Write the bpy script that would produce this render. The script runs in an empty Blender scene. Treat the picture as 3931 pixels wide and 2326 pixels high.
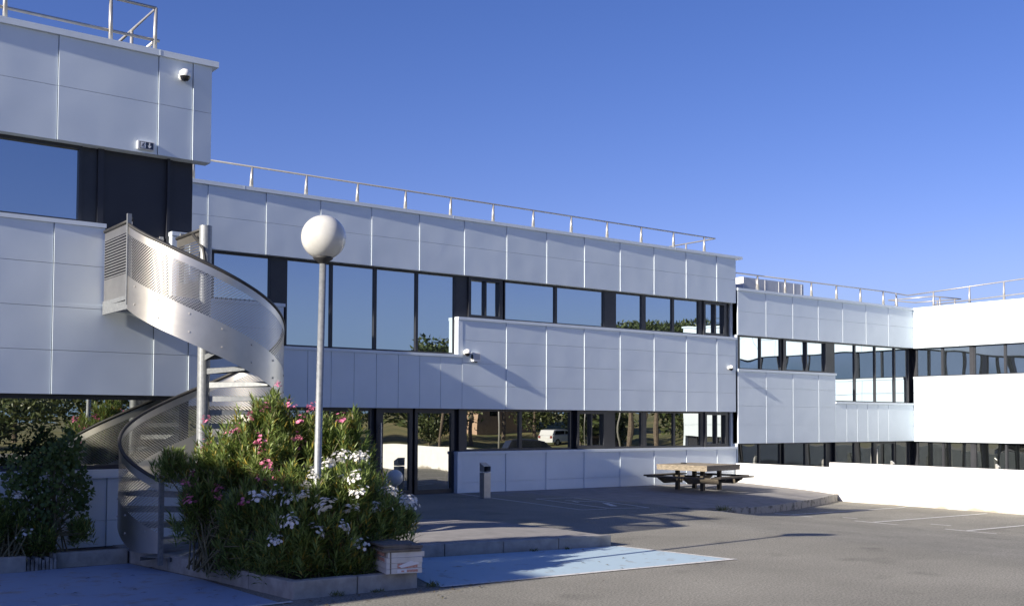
import bpy, bmesh, math, random
import numpy as np
from mathutils import Vector, Matrix
random.seed(7); rng = np.random.default_rng(7)
R = math.radians
scene = bpy.context.scene
col = scene.collection

# ------------------------------------------------------------------ camera
YAW, PITCH, ROLL = 0.648604, 0.037, 0.00412
cd = bpy.data.cameras.new("camera"); cam = bpy.data.objects.new("camera", cd); col.objects.link(cam)
f = Vector((math.sin(YAW)*math.cos(PITCH), math.cos(YAW)*math.cos(PITCH), math.sin(PITCH)))
r0 = Vector((math.cos(YAW), -math.sin(YAW), 0)); u0 = r0.cross(f)
rr = r0*math.cos(ROLL)+u0*math.sin(ROLL); uu = -r0*math.sin(ROLL)+u0*math.cos(ROLL)
cam.matrix_world = Matrix(((rr.x, uu.x, -f.x, 0), (rr.y, uu.y, -f.y, 0), (rr.z, uu.z, -f.z, 2.1), (0, 0, 0, 1)))
cd.sensor_width = 36.0; cd.lens = 36*4086.76/3931; cd.shift_y = 295.5/3931
cd.clip_start = 0.1; cd.clip_end = 6000
scene.camera = cam

# ------------------------------------------------------------------ world, sun, exposure
SUN_AZ, SUN_EL = 3.9, 22.6          # light travels towards +X, turned a little towards the facade (+Y)
w = bpy.data.worlds.new("World"); scene.world = w; w.use_nodes = True
nt = w.node_tree; bg = nt.nodes["Background"]
sky = nt.nodes.new("ShaderNodeTexSky"); sky.sky_type = 'NISHITA'; sky.sun_disc = False
sky.sun_elevation = R(SUN_EL); sky.sun_rotation = R(180+90-SUN_AZ); sky.altitude = 100
sky.air_density = 1.0; sky.dust_density = 0.3; sky.ozone_density = 3.0
hs = nt.nodes.new("ShaderNodeHueSaturation"); hs.inputs['Saturation'].default_value = 1.2; hs.inputs['Hue'].default_value = 0.5
nt.links.new(sky.outputs[0], hs.inputs['Color']); tint = nt.nodes.new("ShaderNodeMix"); tint.data_type = 'RGBA'; tint.blend_type = 'MULTIPLY'; tint.inputs[0].default_value = 1; tint.inputs[7].default_value = (.92, .70, 1.0, 1)
nt.links.new(hs.outputs[0], tint.inputs[6])
# pale blue band of air just above the horizon
tco = nt.nodes.new("ShaderNodeTexCoord"); sxyz = nt.nodes.new("ShaderNodeSeparateXYZ"); nt.links.new(tco.outputs['Generated'], sxyz.inputs[0])
hz_ = nt.nodes.new("ShaderNodeMapRange"); hz_.interpolation_type = 'SMOOTHSTEP'; hz_.inputs[1].default_value = 0.0; hz_.inputs[2].default_value = .17; hz_.inputs[3].default_value = .92; hz_.inputs[4].default_value = 0.0
nt.links.new(sxyz.outputs[2], hz_.inputs[0])
hm = nt.nodes.new("ShaderNodeMix"); hm.data_type = 'RGBA'; hm.inputs[7].default_value = (1.95, 3.2, 5.0, 1)
nt.links.new(hz_.outputs[0], hm.inputs[0]); nt.links.new(tint.outputs[2], hm.inputs[6]); nt.links.new(hm.outputs[2], bg.inputs['Color'])
bg.inputs['Strength'].default_value = 0.07
sd = bpy.data.lights.new("sun", 'SUN'); sd.energy = 5.0; sd.angle = R(0.53); sd.color = (1.0, .91, .78)
sun = bpy.data.objects.new("sun", sd); col.objects.link(sun)
trav = Vector((math.cos(R(SUN_AZ))*math.cos(R(SUN_EL)), math.sin(R(SUN_AZ))*math.cos(R(SUN_EL)), -math.sin(R(SUN_EL))))
sun.rotation_euler = trav.to_track_quat('-Z', 'Y').to_euler(); sun.location = (-30, -10, 40)
scene.view_settings.view_transform = 'Standard'; scene.view_settings.look = 'None'
scene.view_settings.exposure = 1.0; scene.view_settings.gamma = 1.0
scene.cycles.max_bounces = 8; scene.cycles.glossy_bounces = 5; scene.cycles.transparent_max_bounces = 24

# ------------------------------------------------------------------ materials
MAT = {}
def nodes_of(name):
    m = bpy.data.materials.new(name); m.use_nodes = True
    t = m.node_tree; b = t.nodes["Principled BSDF"]; MAT[name] = m
    return m, t, b, t.nodes.new, t.links.new
def setp(b, col=None, rough=None, metal=None, spec=None):
    if col is not None: b.inputs['Base Color'].default_value = (*col, 1)
    if rough is not None: b.inputs['Roughness'].default_value = rough
    if metal is not None: b.inputs['Metallic'].default_value = metal
    if spec is not None: b.inputs['Specular IOR Level'].default_value = spec
def noise_col(t, b, c1, c2, scale, detail=6, lo=.35, hi=.65, coord='Object', rough=.6, inp=None, stretch=None):
    n = t.nodes.new("ShaderNodeTexNoise"); n.inputs['Scale'].default_value = scale; n.inputs['Detail'].default_value = detail
    n.inputs['Roughness'].default_value = rough
    tc = t.nodes.new("ShaderNodeTexCoord")
    src = tc.outputs[coord]
    if stretch:
        mp = t.nodes.new("ShaderNodeMapping"); mp.inputs['Scale'].default_value = stretch; t.links.new(src, mp.inputs[0]); src = mp.outputs[0]
    t.links.new(src, n.inputs['Vector'])
    rp = t.nodes.new("ShaderNodeValToRGB"); rp.color_ramp.elements[0].position = lo; rp.color_ramp.elements[1].position = hi
    rp.color_ramp.elements[0].color = (*c1, 1); rp.color_ramp.elements[1].color = (*c2, 1)
    t.links.new(n.outputs['Fac'], rp.inputs[0])
    if inp is None: t.links.new(rp.outputs[0], b.inputs['Base Color'])
    return n, rp
def add_bump(t, b, src, strength=.3, dist=.01):
    bp = t.nodes.new("ShaderNodeBump"); bp.inputs['Strength'].default_value = strength; bp.inputs['Distance'].default_value = dist
    t.links.new(src, bp.inputs['Height']); t.links.new(bp.outputs[0], b.inputs['Normal']); return bp
def simple(name, c1, c2=None, scale=6, rough=.5, metal=0, spec=.5, bump=0, lo=.35, hi=.65, stretch=None):
    m, t, b, N, L = nodes_of(name); setp(b, c1, rough, metal, spec)
    if c2 is not None:
        n, rp = noise_col(t, b, c1, c2, scale, lo=lo, hi=hi, stretch=stretch)
        if bump: add_bump(t, b, n.outputs['Fac'], bump, .01)
    return m
# painted aluminium cassette panels: slight oil-canning
m, t, b, N, L = nodes_of('panel'); setp(b, (.645, .72, .775), .38, 0, .5)
n, rp = noise_col(t, b, (.62, .695, .75), (.665, .74, .795), .8)
n2 = N("ShaderNodeTexNoise"); n2.inputs['Scale'].default_value = 1.1; n2.inputs['Detail'].default_value = 1
tc = N("ShaderNodeTexCoord"); L(tc.outputs['Object'], n2.inputs['Vector']); add_bump(t, b, n2.outputs['Fac'], .28, .05)
simple('white_trim', (.69, .755, .805), (.64, .71, .765), 3, rough=.4)
m, t, b, N, L = nodes_of('white_render'); setp(b, (.8, .79, .76), .85)
n, rp = noise_col(t, b, (.80, .79, .76), (.74, .73, .69), 2.5)
tc = N("ShaderNodeTexCoord"); sx = N("ShaderNodeSeparateXYZ"); L(tc.outputs['Object'], sx.inputs[0])
nz = N("ShaderNodeTexNoise"); nz.inputs['Scale'].default_value = 1.6; nz.inputs['Detail'].default_value = 7; L(tc.outputs['Object'], nz.inputs['Vector'])
zz = N("ShaderNodeMapRange"); zz.inputs[1].default_value = -.48; zz.inputs[2].default_value = -.15; zz.inputs[3].default_value = .34; zz.inputs[4].default_value = -.25; L(sx.outputs[2], zz.inputs[0])
ad = N("ShaderNodeMath"); ad.operation = 'ADD'; L(zz.outputs[0], ad.inputs[0]); L(nz.outputs[0], ad.inputs[1])
st = N("ShaderNodeMapRange"); st.inputs[1].default_value = .62; st.inputs[2].default_value = .86; L(ad.outputs[0], st.inputs[0])
mxx = N("ShaderNodeMix"); mxx.data_type = 'RGBA'; mxx.inputs[7].default_value = (.33, .30, .25, 1); L(st.outputs[0], mxx.inputs[0]); L(rp.outputs[0], mxx.inputs[6]); L(mxx.outputs[2], b.inputs['Base Color'])
simple('dark_frame', (.022, .024, .030), (.030, .032, .038), 4, rough=.42)
simple('dark_door', (.018, .020, .028), (.022, .024, .033), 2, rough=.5)
simple('galvanised', (.19, .205, .215), (.29, .305, .315), 22, rough=.5, metal=.45, lo=.3, hi=.7)
simple('rail_metal', (.42, .41, .385), (.5, .49, .46), 8, rough=.4, metal=.5)
simple('rubber_black', (.02, .02, .02), (.03, .03, .03), 9, rough=.6)
simple('plastic_white', (.78, .78, .76), (.74, .74, .72), 5, rough=.35)
simple('lens_black', (.01, .01, .012), (.014, .014, .016), 5, rough=.08)
simple('roof_gravel', (.30, .29, .27), (.4, .39, .36), 12, rough=.95)
simple('hvac_grey', (.38, .40, .44), (.42, .44, .48), 5, rough=.45, metal=.2)
simple('wood_old', (.14, .118, .088), (.30, .255, .19), 7, rough=.85, bump=.4, stretch=(9, 1.2, 6))
simple('wood_dark', (.045, .038, .030), (.10, .085, .062), 7, rough=.85, bump=.4, stretch=(9, 1.2, 6))
simple('concrete', (.27, .26, .235), (.40, .385, .35), 5, rough=.9, bump=.25)
simple('concrete_old', (.12, .115, .105), (.32, .31, .29), 5, rough=.95, bump=.3, lo=.36, hi=.5)
simple('soil', (.035, .027, .02), (.10, .08, .058), 14, rough=1, bump=.8)
simple('terracotta', (.42, .29, .20), (.5, .35, .25), 3, rough=.9)
simple('roof_tile', (.32, .14, .08), (.42, .2, .12), 9, rough=.9)
simple('cardboard', (.30, .22, .14), (.38, .28, .18), 8, rough=.9)
simple('sheet_edge', (.13, .118, .10), (.20, .18, .155), 8, rough=.85)
simple('tyre', (.02, .02, .02), (.03, .03, .03), 9, rough=.9)
simple('car_dark', (.02, .022, .028), (.024, .026, .032), 3, rough=.2)
simple('car_white', (.62, .63, .64), (.66, .67, .68), 3, rough=.25)
simple('car_glass', (.012, .014, .016), (.015, .017, .02), 3, rough=.06)
simple('lamp_red', (.18, .02, .02), (.2, .03, .02), 4, rough=.3)
simple('bark', (.10, .075, .055), (.2, .16, .12), 10, rough=.95, bump=.6)
simple('stem', (.09, .085, .045), (.17, .15, .08), 10, rough=.9)
simple('paper', (.75, .76, .78), (.7, .71, .73), 5, rough=.8)
simple('sign_blue', (.018, .03, .06), (.022, .035, .07), 5, rough=.35)
simple('sign_white', (.75, .77, .78), (.72, .74, .75), 5, rough=.5)
simple('print_red', (.42, .19, .14), (.6, .38, .32), 40, rough=.8)
simple('box_white', (.62, .61, .58), (.52, .50, .46), 6, rough=.75, lo=.45, hi=.75)
simple('line_paint', (.62, .62, .60), (.30, .29, .27), 16, rough=.8, lo=.48, hi=.72)
simple('dry_grass', (.10, .12, .035), (.26, .22, .09), .35, rough=1)
# opal lamp globe
m, t, b, N, L = nodes_of('opal'); setp(b, (.55, .55, .52), .2, 0, .5)
noise_col(t, b, (.57, .57, .54), (.49, .49, .455), 3)
b.inputs['Subsurface Weight'].default_value = .35; b.inputs['Subsurface Radius'].default_value = (.2, .2, .18); b.inputs['Subsurface Scale'].default_value = .4
# mirror glass
m, t, b, N, L = nodes_of('mirror_glass')
gl = N("ShaderNodeBsdfGlossy"); gl.inputs['Color'].default_value = (.665, .745, .785, 1); gl.inputs['Roughness'].default_value = 0.0
df = N("ShaderNodeBsdfDiffuse"); df.inputs['Color'].default_value = (.03, .034, .036, 1)
lw = N("ShaderNodeLayerWeight"); lw.inputs['Blend'].default_value = .35
mr = N("ShaderNodeMapRange"); mr.inputs[3].default_value = .72; mr.inputs[4].default_value = .98
mx = N("ShaderNodeMixShader"); L(lw.outputs['Fresnel'], mr.inputs[0]); L(mr.outputs[0], mx.inputs[0]); L(df.outputs[0], mx.inputs[1]); L(gl.outputs[0], mx.inputs[2])
L(mx.outputs[0], t.nodes["Material Output"].inputs[0])
m, t, b, N, L = nodes_of('dim_glass')
gl = N("ShaderNodeBsdfGlossy"); gl.inputs['Color'].default_value = (.56, .575, .55, 1); gl.inputs['Roughness'].default_value = 0.0
df = N("ShaderNodeBsdfDiffuse"); df.inputs['Color'].default_value = (.03, .034, .036, 1)
mx = N("ShaderNodeMixShader"); mx.inputs[0].default_value = .85; L(df.outputs[0], mx.inputs[1]); L(gl.outputs[0], mx.inputs[2])
L(mx.outputs[0], t.nodes["Material Output"].inputs[0])
# brushed stainless steel, plain and perforated
def steel(name, holes=None):
    m, t, b, N, L = nodes_of(name); setp(b, (.48, .465, .43), .34, .9)
    n, rp = noise_col(t, b, (.46, .445, .41), (.53, .51, .47), 3)
    tc = N("ShaderNodeTexCoord"); mp = N("ShaderNodeMapping"); mp.inputs['Scale'].default_value = (1, 1, 60)
    L(tc.outputs['Object'], mp.inputs[0]); nn = N("ShaderNodeTexNoise"); nn.inputs['Scale'].default_value = 6; L(mp.outputs[0], nn.inputs[0])
    r2 = N("ShaderNodeMapRange"); r2.inputs[3].default_value = .26; r2.inputs[4].default_value = .42; L(nn.outputs[0], r2.inputs[0]); L(r2.outputs[0], b.inputs['Roughness'])
    if not holes: return m
    px, py, rad, kind = holes
    uv = N("ShaderNodeUVMap"); uv.uv_map = 'UVMap'
    sp = N("ShaderNodeSeparateXYZ"); L(uv.outputs[0], sp.inputs[0])
    def M(op, a, bv=None):
        q = N("ShaderNodeMath"); q.operation = op
        for i, v in enumerate((a, bv)):
            if v is None: continue
            if isinstance(v, (int, float)): q.inputs[i].default_value = v
            else: L(v, q.inputs[i])
        return q.outputs[0]
    def cell(off):
        a = M('SUBTRACT', M('FRACT', M('ADD', M('DIVIDE', sp.outputs[0], px), off)), .5)
        c = M('SUBTRACT', M('FRACT', M('ADD', M('DIVIDE', sp.outputs[1], py), off)), .5)
        a = M('MULTIPLY', a, px); c = M('MULTIPLY', c, py)
        if kind == 'slot': return M('ABSOLUTE', c)
        return M('SQRT', M('ADD', M('MULTIPLY', a, a), M('MULTIPLY', c, c)))
    d = cell(0.0) if kind == 'slot' else M('MINIMUM', cell(0.0), cell(.5))
    hole = M('LESS_THAN', d, rad)
    tr = N("ShaderNodeBsdfTransparent"); mx = N("ShaderNodeMixShader")
    L(hole, mx.inputs[0]); L(b.outputs[0], mx.inputs[1]); L(tr.outputs[0], mx.inputs[2]); L(mx.outputs[0], t.nodes["Material Output"].inputs[0])
    return m
steel('steel'); steel('steel_perforated', (.039, .041, .0118, 'hex')); steel('steel_louvred', (.05, .042, .010, 'slot'))
# asphalt: bleached, speckled, with dark stains and fine cracks
m, t, b, N, L = nodes_of('asphalt'); setp(b, rough=.92, spec=.25)
n, rp = noise_col(t, b, (.190, .184, .158), (.268, .258, .222), .35, detail=8, lo=.3, hi=.7)
n3 = N("ShaderNodeTexNoise"); n3.inputs['Scale'].default_value = 34; n3.inputs['Detail'].default_value = 6; n3.inputs['Roughness'].default_value = .8
tc = N("ShaderNodeTexCoord"); L(tc.outputs['Object'], n3.inputs['Vector'])
r3 = N("ShaderNodeMapRange"); r3.inputs[1].default_value = .38; r3.inputs[2].default_value = .62; r3.inputs[3].default_value = .5; r3.inputs[4].default_value = 1.5; L(n3.outputs[0], r3.inputs[0])
mm = N("ShaderNodeMix"); mm.data_type = 'RGBA'; mm.blend_type = 'MULTIPLY'; mm.inputs[0].default_value = 1
L(rp.outputs[0], mm.inputs[6]); L(r3.outputs[0], mm.inputs[7])
ns = N("ShaderNodeTexNoise"); ns.inputs['Scale'].default_value = .9; ns.inputs['Detail'].default_value = 5; L(tc.outputs['Object'], ns.inputs['Vector'])
rs = N("ShaderNodeMapRange"); rs.inputs[1].default_value = .28; rs.inputs[2].default_value = .42; rs.inputs[3].default_value = .72; rs.inputs[4].default_value = 1.0; L(ns.outputs[0], rs.inputs[0])
m2 = N("ShaderNodeMix"); m2.data_type = 'RGBA'; m2.blend_type = 'MULTIPLY'; m2.inputs[0].default_value = 1; L(mm.outputs[2], m2.inputs[6]); L(rs.outputs[0], m2.inputs[7])
L(m2.outputs[2], b.inputs['Base Color']); add_bump(t, b, n3.outputs[0], .6, .01)
# slab topping and terrace
simple('slab', (.19, .185, .18), (.25, .24, .235), 3, rough=.9, bump=.2)
# worn blue bay paint
def worn(name, c, lo, hi, seed):
    m, t, b, N, L = nodes_of(name); setp(b, c, .8)
    n, rp = noise_col(t, b, (.24, .225, .2), c, 3.2, detail=10, lo=lo, hi=hi, rough=.72)
    n.noise_dimensions = '4D'; n.inputs['W'].default_value = seed
    return m
worn('blue_paint', (.36, .475, .55), .30, .44, 1.5); worn('blue_paint_shade', (.25, .33, .47), .32, .48, 3.5)  # same bay paint; the second has the shade put into its colour
# leaves
def leaf(name, c1, c2, trans=.35, sc=3):
    m, t, b, N, L = nodes_of(name); setp(b, c1, .42, 0, .4)
    n, rp = noise_col(t, b, c1, c2, sc, detail=4)
    tl = N("ShaderNodeBsdfTranslucent"); mx = N("ShaderNodeMixShader"); mx.inputs[0].default_value = trans
    L(rp.outputs[0], tl.inputs[0]); L(b.outputs[0], mx.inputs[1]); L(tl.outputs[0], mx.inputs[2]); L(mx.outputs[0], t.nodes["Material Output"].inputs[0])
leaf('leaf_green', (.165, .24, .06), (.33, .41, .13), .45); leaf('leaf_dark', (.08, .125, .03), (.14, .20, .045), .4); leaf('leaf_yellow', (.34, .28, .05), (.42, .32, .06))
leaf('leaf_tip', (.17, .10, .05), (.16, .16, .06))
leaf('vine_leaf', (.055, .10, .028), (.10, .16, .045)); leaf('pine_needles', (.05, .075, .028), (.09, .115, .04), .2, 1); leaf('scrub', (.08, .105, .035), (.14, .155, .06), .2, 1)
leaf('petal_pink', (.62, .16, .30), (.72, .28, .40), .3, 6); leaf('petal_white', (.80, .79, .76), (.74, .73, .70), .3, 6)
leaf('weed_green', (.09, .12, .03), (.16, .17, .06), .3)

# ------------------------------------------------------------------ helpers
def tag(o, label=None, cat=None, group=None, kind=None):
    if label: o['label'] = label
    if cat: o['category'] = cat
    if group: o['group'] = group
    if kind: o['kind'] = kind
    return o
def empty(name, loc, label, cat, group=None, rz=0):
    o = bpy.data.objects.new(name, None); col.objects.link(o); o.location = loc; o.rotation_euler.z = rz
    o.empty_display_size = .2
    return tag(o, label, cat, group)
WY = lambda yw: (lambda s, n, z: (s, yw-n, z))       # wall facing -Y: n is outwards
WX = lambda xw: (lambda s, n, z: (xw-n, s, z))       # wall facing -X
WORLD = lambda x, y, z: (x, y, z)
class MB:
    def __init__(s): s.v = []; s.f = []; s.uv = {}; s.mi = []
    def box(s, a0, a1, b0, b1, c0, c1, M=WORLD, mi=0):
        i = len(s.v)
        for c in (c0, c1):
            for b_ in (b0, b1):
                for a in (a0, a1): s.v.append(M(a, b_, c))
        for q in ((0, 1, 3, 2), (4, 6, 7, 5), (0, 4, 5, 1), (2, 3, 7, 6), (0, 2, 6, 4), (1, 5, 7, 3)):
            s.f.append(tuple(i+k for k in q)); s.mi.append(mi)
        return s
    def prism(s, pts, z0, z1, mi=0, M=WORLD):
        i = len(s.v); n = len(pts)
        zz = lambda z, p: z(p) if callable(z) else z
        for p in pts: s.v.append(M(p[0], p[1], zz(z0, p)))
        for p in pts: s.v.append(M(p[0], p[1], zz(z1, p)))
        s.f.append(tuple(range(i+n-1, i-1, -1))); s.f.append(tuple(range(i+n, i+2*n))); s.mi += [mi, mi]
        for k in range(n): s.f.append((i+k, i+(k+1) % n, i+n+(k+1) % n, i+n+k)); s.mi.append(mi)
        return s
    def tube(s, pts, rad, n=8, mi=0, cap=True):
        pts = [Vector(p) for p in pts]; rad = rad if isinstance(rad, (list, tuple)) else [rad]*len(pts)
        i = len(s.v); m_ = len(pts)
        for k, p in enumerate(pts):
            d = (pts[min(k+1, m_-1)]-pts[max(k-1, 0)]).normalized()
            a = d.cross(Vector((0, 0, 1)));  a = d.cross(Vector((1, 0, 0))) if a.length < .05 else a
            a.normalize(); b_ = d.cross(a)
            for j in range(n):
                t_ = 2*math.pi*j/n; s.v.append(tuple(p+(a*math.cos(t_)+b_*math.sin(t_))*rad[k]))
        for k in range(m_-1):
            for j in range(n):
                s.f.append((i+k*n+j, i+k*n+(j+1) % n, i+(k+1)*n+(j+1) % n, i+(k+1)*n+j)); s.mi.append(mi)
        if cap:
            s.f.append(tuple(range(i+n-1, i-1, -1))); s.f.append(tuple(range(i+(m_-1)*n, i+m_*n))); s.mi += [mi, mi]
        return s
    def lathe(s, prof, c, n=24, mi=0):
        i = len(s.v); m_ = len(prof)
        for r_, z in prof:
            for j in range(n): s.v.append((c[0]+r_*math.cos(2*math.pi*j/n), c[1]+r_*math.sin(2*math.pi*j/n), c[2]+z))
        for k in range(m_-1):
            for j in range(n): s.f.append((i+k*n+j, i+k*n+(j+1) % n, i+(k+1)*n+(j+1) % n, i+(k+1)*n+j)); s.mi.append(mi)
        return s
    def face(s, pts, mi=0, uv=None):
        i = len(s.v); s.v += [tuple(p) for p in pts]; s.f.append(tuple(range(i, i+len(pts)))); s.mi.append(mi)
        if uv: s.uv[len(s.f)-1] = uv
        return s
    def build(s, name, mats, parent=None, smooth=False, base=None, bevel=0):
        me = bpy.data.meshes.new(name)
        v = s.v if base is None else [(a-base[0], b_-base[1], c-base[2]) for a, b_, c in s.v]
        me.from_pydata(v, [], s.f)
        for mt in (mats if isinstance(mats, (list, tuple)) else [mats]): me.materials.append(MAT[mt])
        me.polygons.foreach_set('material_index', s.mi)
        if smooth: me.polygons.foreach_set('use_smooth', [True]*len(s.f))
        if s.uv:
            ul = me.uv_layers.new(name='UVMap')
            for p in me.polygons:
                q = s.uv.get(p.index)
                if q:
                    for li, c in zip(p.loop_indices, q): ul.data[li].uv = c
        me.update()
        o = bpy.data.objects.new(name, me); col.objects.link(o)
        if base is not None: o.location = base
        if parent is not None: o.parent = parent
        if bevel:
            bm = bmesh.new(); bm.from_mesh(me); bmesh.ops.remove_doubles(bm, verts=bm.verts, dist=1e-5)
            bmesh.ops.bevel(bm, geom=[e for e in bm.edges if e.calc_face_angle(0) > .5], offset=bevel, segments=2, affect='EDGES', profile=.6)
            bmesh.ops.recalc_face_normals(bm, faces=bm.faces); bm.to_mesh(me); bm.free()
        return o
def place(parent, loc):   # geometry is written in world coordinates; parents stay at the origin of their thing
    parent.location = loc
def panels(mb, M, se, ze, th=.045, back=.2, gs=.012, gz=.006, tilt=.018):
    for i in range(len(se)-1):
        for j in range(len(ze)-1):
            a = se[i]+(gs/2 if i else 0); b_ = se[i+1]-(gs/2 if i < len(se)-2 else 0)
            c = ze[j]+(gz/2 if j else 0); d = ze[j+1]-(gz/2 if j < len(ze)-2 else 0)
            i0 = len(mb.v); lip = tilt if i else tilt*.3
            for z in (c, d):
                for s_, n in ((a, -th), (b_, -th), (a, lip), (b_, 0)): mb.v.append(M(s_, n, z))
            for q in ((0, 1, 3, 2), (4, 6, 7, 5), (0, 4, 5, 1), (2, 3, 7, 6), (0, 2, 6, 4), (1, 5, 7, 3)): mb.f.append(tuple(i0+k for k in q)); mb.mi.append(0)
    mb.box(se[0], se[-1], -back-th, -th, ze[0], ze[-1], M)
    return mb
def pane_mesh(M, s0, s1, z0, z1, n, bulge, g=7):
    mb = MB()
    for j in range(g+1):
        for i in range(g+1):
            u, v = i/g, j/g
            d = bulge*16*u*(1-u)*v*(1-v)
            mb.v.append(M(s0+(s1-s0)*u, n+d, z0+(z1-z0)*v))
    for j in range(g):
        for i in range(g): mb.f.append((j*(g+1)+i, j*(g+1)+i+1, (j+1)*(g+1)+i+1, (j+1)*(g+1)+i)); mb.mi.append(0)
    return mb
def window(parent, M, s0, s1, z0, z1, panes, n=-.25, fr=.05, name='window', label=None, glass='mirror_glass', proud=.055, bul=.0022):
    """frame ring from s0..s1, z0..z1 with mullions between the panes (list of (a, b)); panes are children."""
    mb = MB(); a0 = panes[0][0]; a1 = panes[-1][1]; zz0, zz1 = z0+fr, z1-fr
    mb.box(s0, s1, n-.03, n+proud, z0, zz0, M); mb.box(s0, s1, n-.03, n+proud, zz1, z1, M)
    mb.box(s0, a0, n-.03, n+proud, zz0, zz1, M); mb.box(a1, s1, n-.03, n+proud, zz0, zz1, M)
    for k in range(len(panes)-1): mb.box(panes[k][1], panes[k+1][0], n-.03, n+proud*.9, zz0, zz1, M)
    w_ = mb.build(name, 'dark_frame', parent)
    if label: w_['label'] = label
    for a, b_ in panes:
        pane_mesh(M, a-.004, b_+.004, zz0-.004, zz1+.004, n, random.choice((-1, 1))*random.uniform(.3, 1)*bul*min(1, (b_-a))).build('pane', glass, w_, smooth=True)
    return w_
def row(parent, M, z0, z1, groups, **k):
    """groups: list of pane lists; frames reach half way to the neighbour or 5 cm."""
    for g in groups:
        window(parent, M, g[0][0]-.04, g[-1][1]+.04, z0, z1, g, **k)
def railing(parent, rails, posts, rad=.024, post_w=(.055, .028)):
    mb = MB()
    for pl in rails: mb.tube(pl, rad, 8)
    rl = mb.build('roof_railing', 'rail_metal', parent, smooth=True)
    for p, q in posts:
        MB().tube([p, q], list(post_w), 8).build('post', 'rail_metal', rl, smooth=True)
    return rl

# ------------------------------------------------------------------ ground
def sstep(x, a, b_):
    t_ = min(1, max(0, (x-a)/(b_-a))); return t_*t_*(3-2*t_)
def lot_z(x, y):
    z = -.40*min(1, max(0, (x-16)/7))-.05*min(1, max(0, (x-23)/6))
    bl = sstep(y, 14.5, 19.0)*(1-sstep(x, 18.5, 21.5))
    return z*(1-bl)
def sheet(name, xs, ys, zf, mat, label, cat='ground', kind='structure'):
    mb = MB(); nx = len(xs)
    for y in ys:
        for x in xs: mb.v.append((x, y, zf(x, y)))
    for j in range(len(ys)-1):
        for i in range(nx-1): mb.f.append((j*nx+i, j*nx+i+1, (j+1)*nx+i+1, (j+1)*nx+i)); mb.mi.append(0)
    o = mb.build(name, mat, None, smooth=True); return tag(o, label, cat, None, kind)
lin = lambda a, b_, n: [a+(b_-a)*i/n for i in range(n+1)]
sheet('car_park', lin(-70, 8, 12)+lin(8.5, 28.95, 40), lin(-25, 8, 8)+lin(8.5, 26, 36), lot_z, 'asphalt', 'weathered grey asphalt of the car park')
sheet('yard', [28.97, 41], [0, 26], lambda x, y: -1.15, 'asphalt', 'sunken asphalt yard behind the white wall')
def field_z(x, y):
    d = math.hypot(x-20, y-20)
    return -.85+.02*max(0, min(28, d-38))+.06*max(0, min(50, d-66))+.3*math.sin(x*.11)*math.cos(y*.09)*sstep(d, 66, 85)
sheet('grass_field', lin(29.0, 160, 26), lin(-160, 0, 26), field_z, 'dry_grass', 'dry grass bank on the far side of the car park')
sheet('grass_verge', lin(-90, 28.95, 18), lin(-110, -25.02, 12), lambda x, y: .02*(-25-y)-.42, 'dry_grass', 'dry grass verge behind the car park')
mb = MB(); n = 48; mb.v = [(3000*math.cos(2*math.pi*k/n), 3000*math.sin(2*math.pi*k/n), -2.6) for k in range(n)]; mb.f = [tuple(range(n))]; mb.mi = [0]
tag(mb.build('ground', 'dry_grass'), 'wide dry ground reaching to the horizon', 'ground', None, 'structure')

def flat(name, polys, mat, label, z=lot_z, lift=.006, cat='road marking', sub=0):
    """thin painted or laid patches that follow the ground."""
    mb = MB()
    for pl in polys:
        if len(pl) == 4 and sub:
            a, b_, c, d = [Vector((*p, 0)) for p in pl]
            for i in range(sub):
                for j in range(2):
                    P = lambda u, v: (a.lerp(b_, u)).lerp(d.lerp(c, u), v)
                    q = [P(i/sub, j/2), P((i+1)/sub, j/2), P((i+1)/sub, (j+1)/2), P(i/sub, (j+1)/2)]
                    mb.face([(p.x, p.y, z(p.x, p.y)+lift) for p in q])
        else: mb.face([(p[0], p[1], z(p[0], p[1])+lift) for p in pl])
    return tag(mb.build(name, mat), label, cat, None, 'structure')
def stripe(p, q, w_=.1):
    d = Vector((q[0]-p[0], q[1]-p[1])); nrm = Vector((-d.y, d.x)).normalized()*w_/2
    return [(p[0]-nrm.x, p[1]-nrm.y), (q[0]-nrm.x, q[1]-nrm.y), (q[0]+nrm.x, q[1]+nrm.y), (p[0]+nrm.x, p[1]+nrm.y)]
flat('parking_bay', [[(7.35, 11.28), (12.42, 10.93), (12.12, 13.16), (8.1, 13.84)]], 'blue_paint', 'pale blue painted parking bay beside the planter', sub=14, cat='parking bay')
flat('parking_bay', [[(-2.5, 11.25), (5.28, 11.32), (5.22, 13.6), (-2.5, 13.6)], [(-2.5, 13.6), (5.22, 13.6), (4.93, 15.66), (-2.5, 15.6)]], 'blue_paint_shade', 'blue painted parking bay in the shade in front of the planter', sub=6, cat='parking bay')
flat('road_marking', [stripe((7.4, 11.22), (12.5, 10.87), .09), stripe((12.43, 10.93), (12.16, 13.1), .08)], 'line_paint', 'worn white edge lines of the blue bay', lift=.010, sub=10)
flat('road_marking', [stripe((2.0, 11.25), (5.42, 11.3), .09), stripe((-1, 12.1), (3.4, 12.55), .05), stripe((-2, 12.5), (3.0, 12.72), .04)], 'line_paint', 'faded white lines across the shaded blue bay', lift=.010, sub=6)
bl = []
for y in (18.15, 15.65, 13.2):
    bl += [stripe((23.1, y), (28.3, y-.05), .1), stripe((22.98, y-.75), (23.02, y+.5), .1)]
bl += [stripe((23.6, 16.9), (23.65, 16.5), .08), stripe((23.9, 14.6), (23.95, 14.1), .08), stripe((24.1, 12.0), (24.1, 11.6), .08)]
flat('road_marking', bl, 'line_paint', 'white bay lines painted before the white wall', lift=.008, sub=8)
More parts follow.
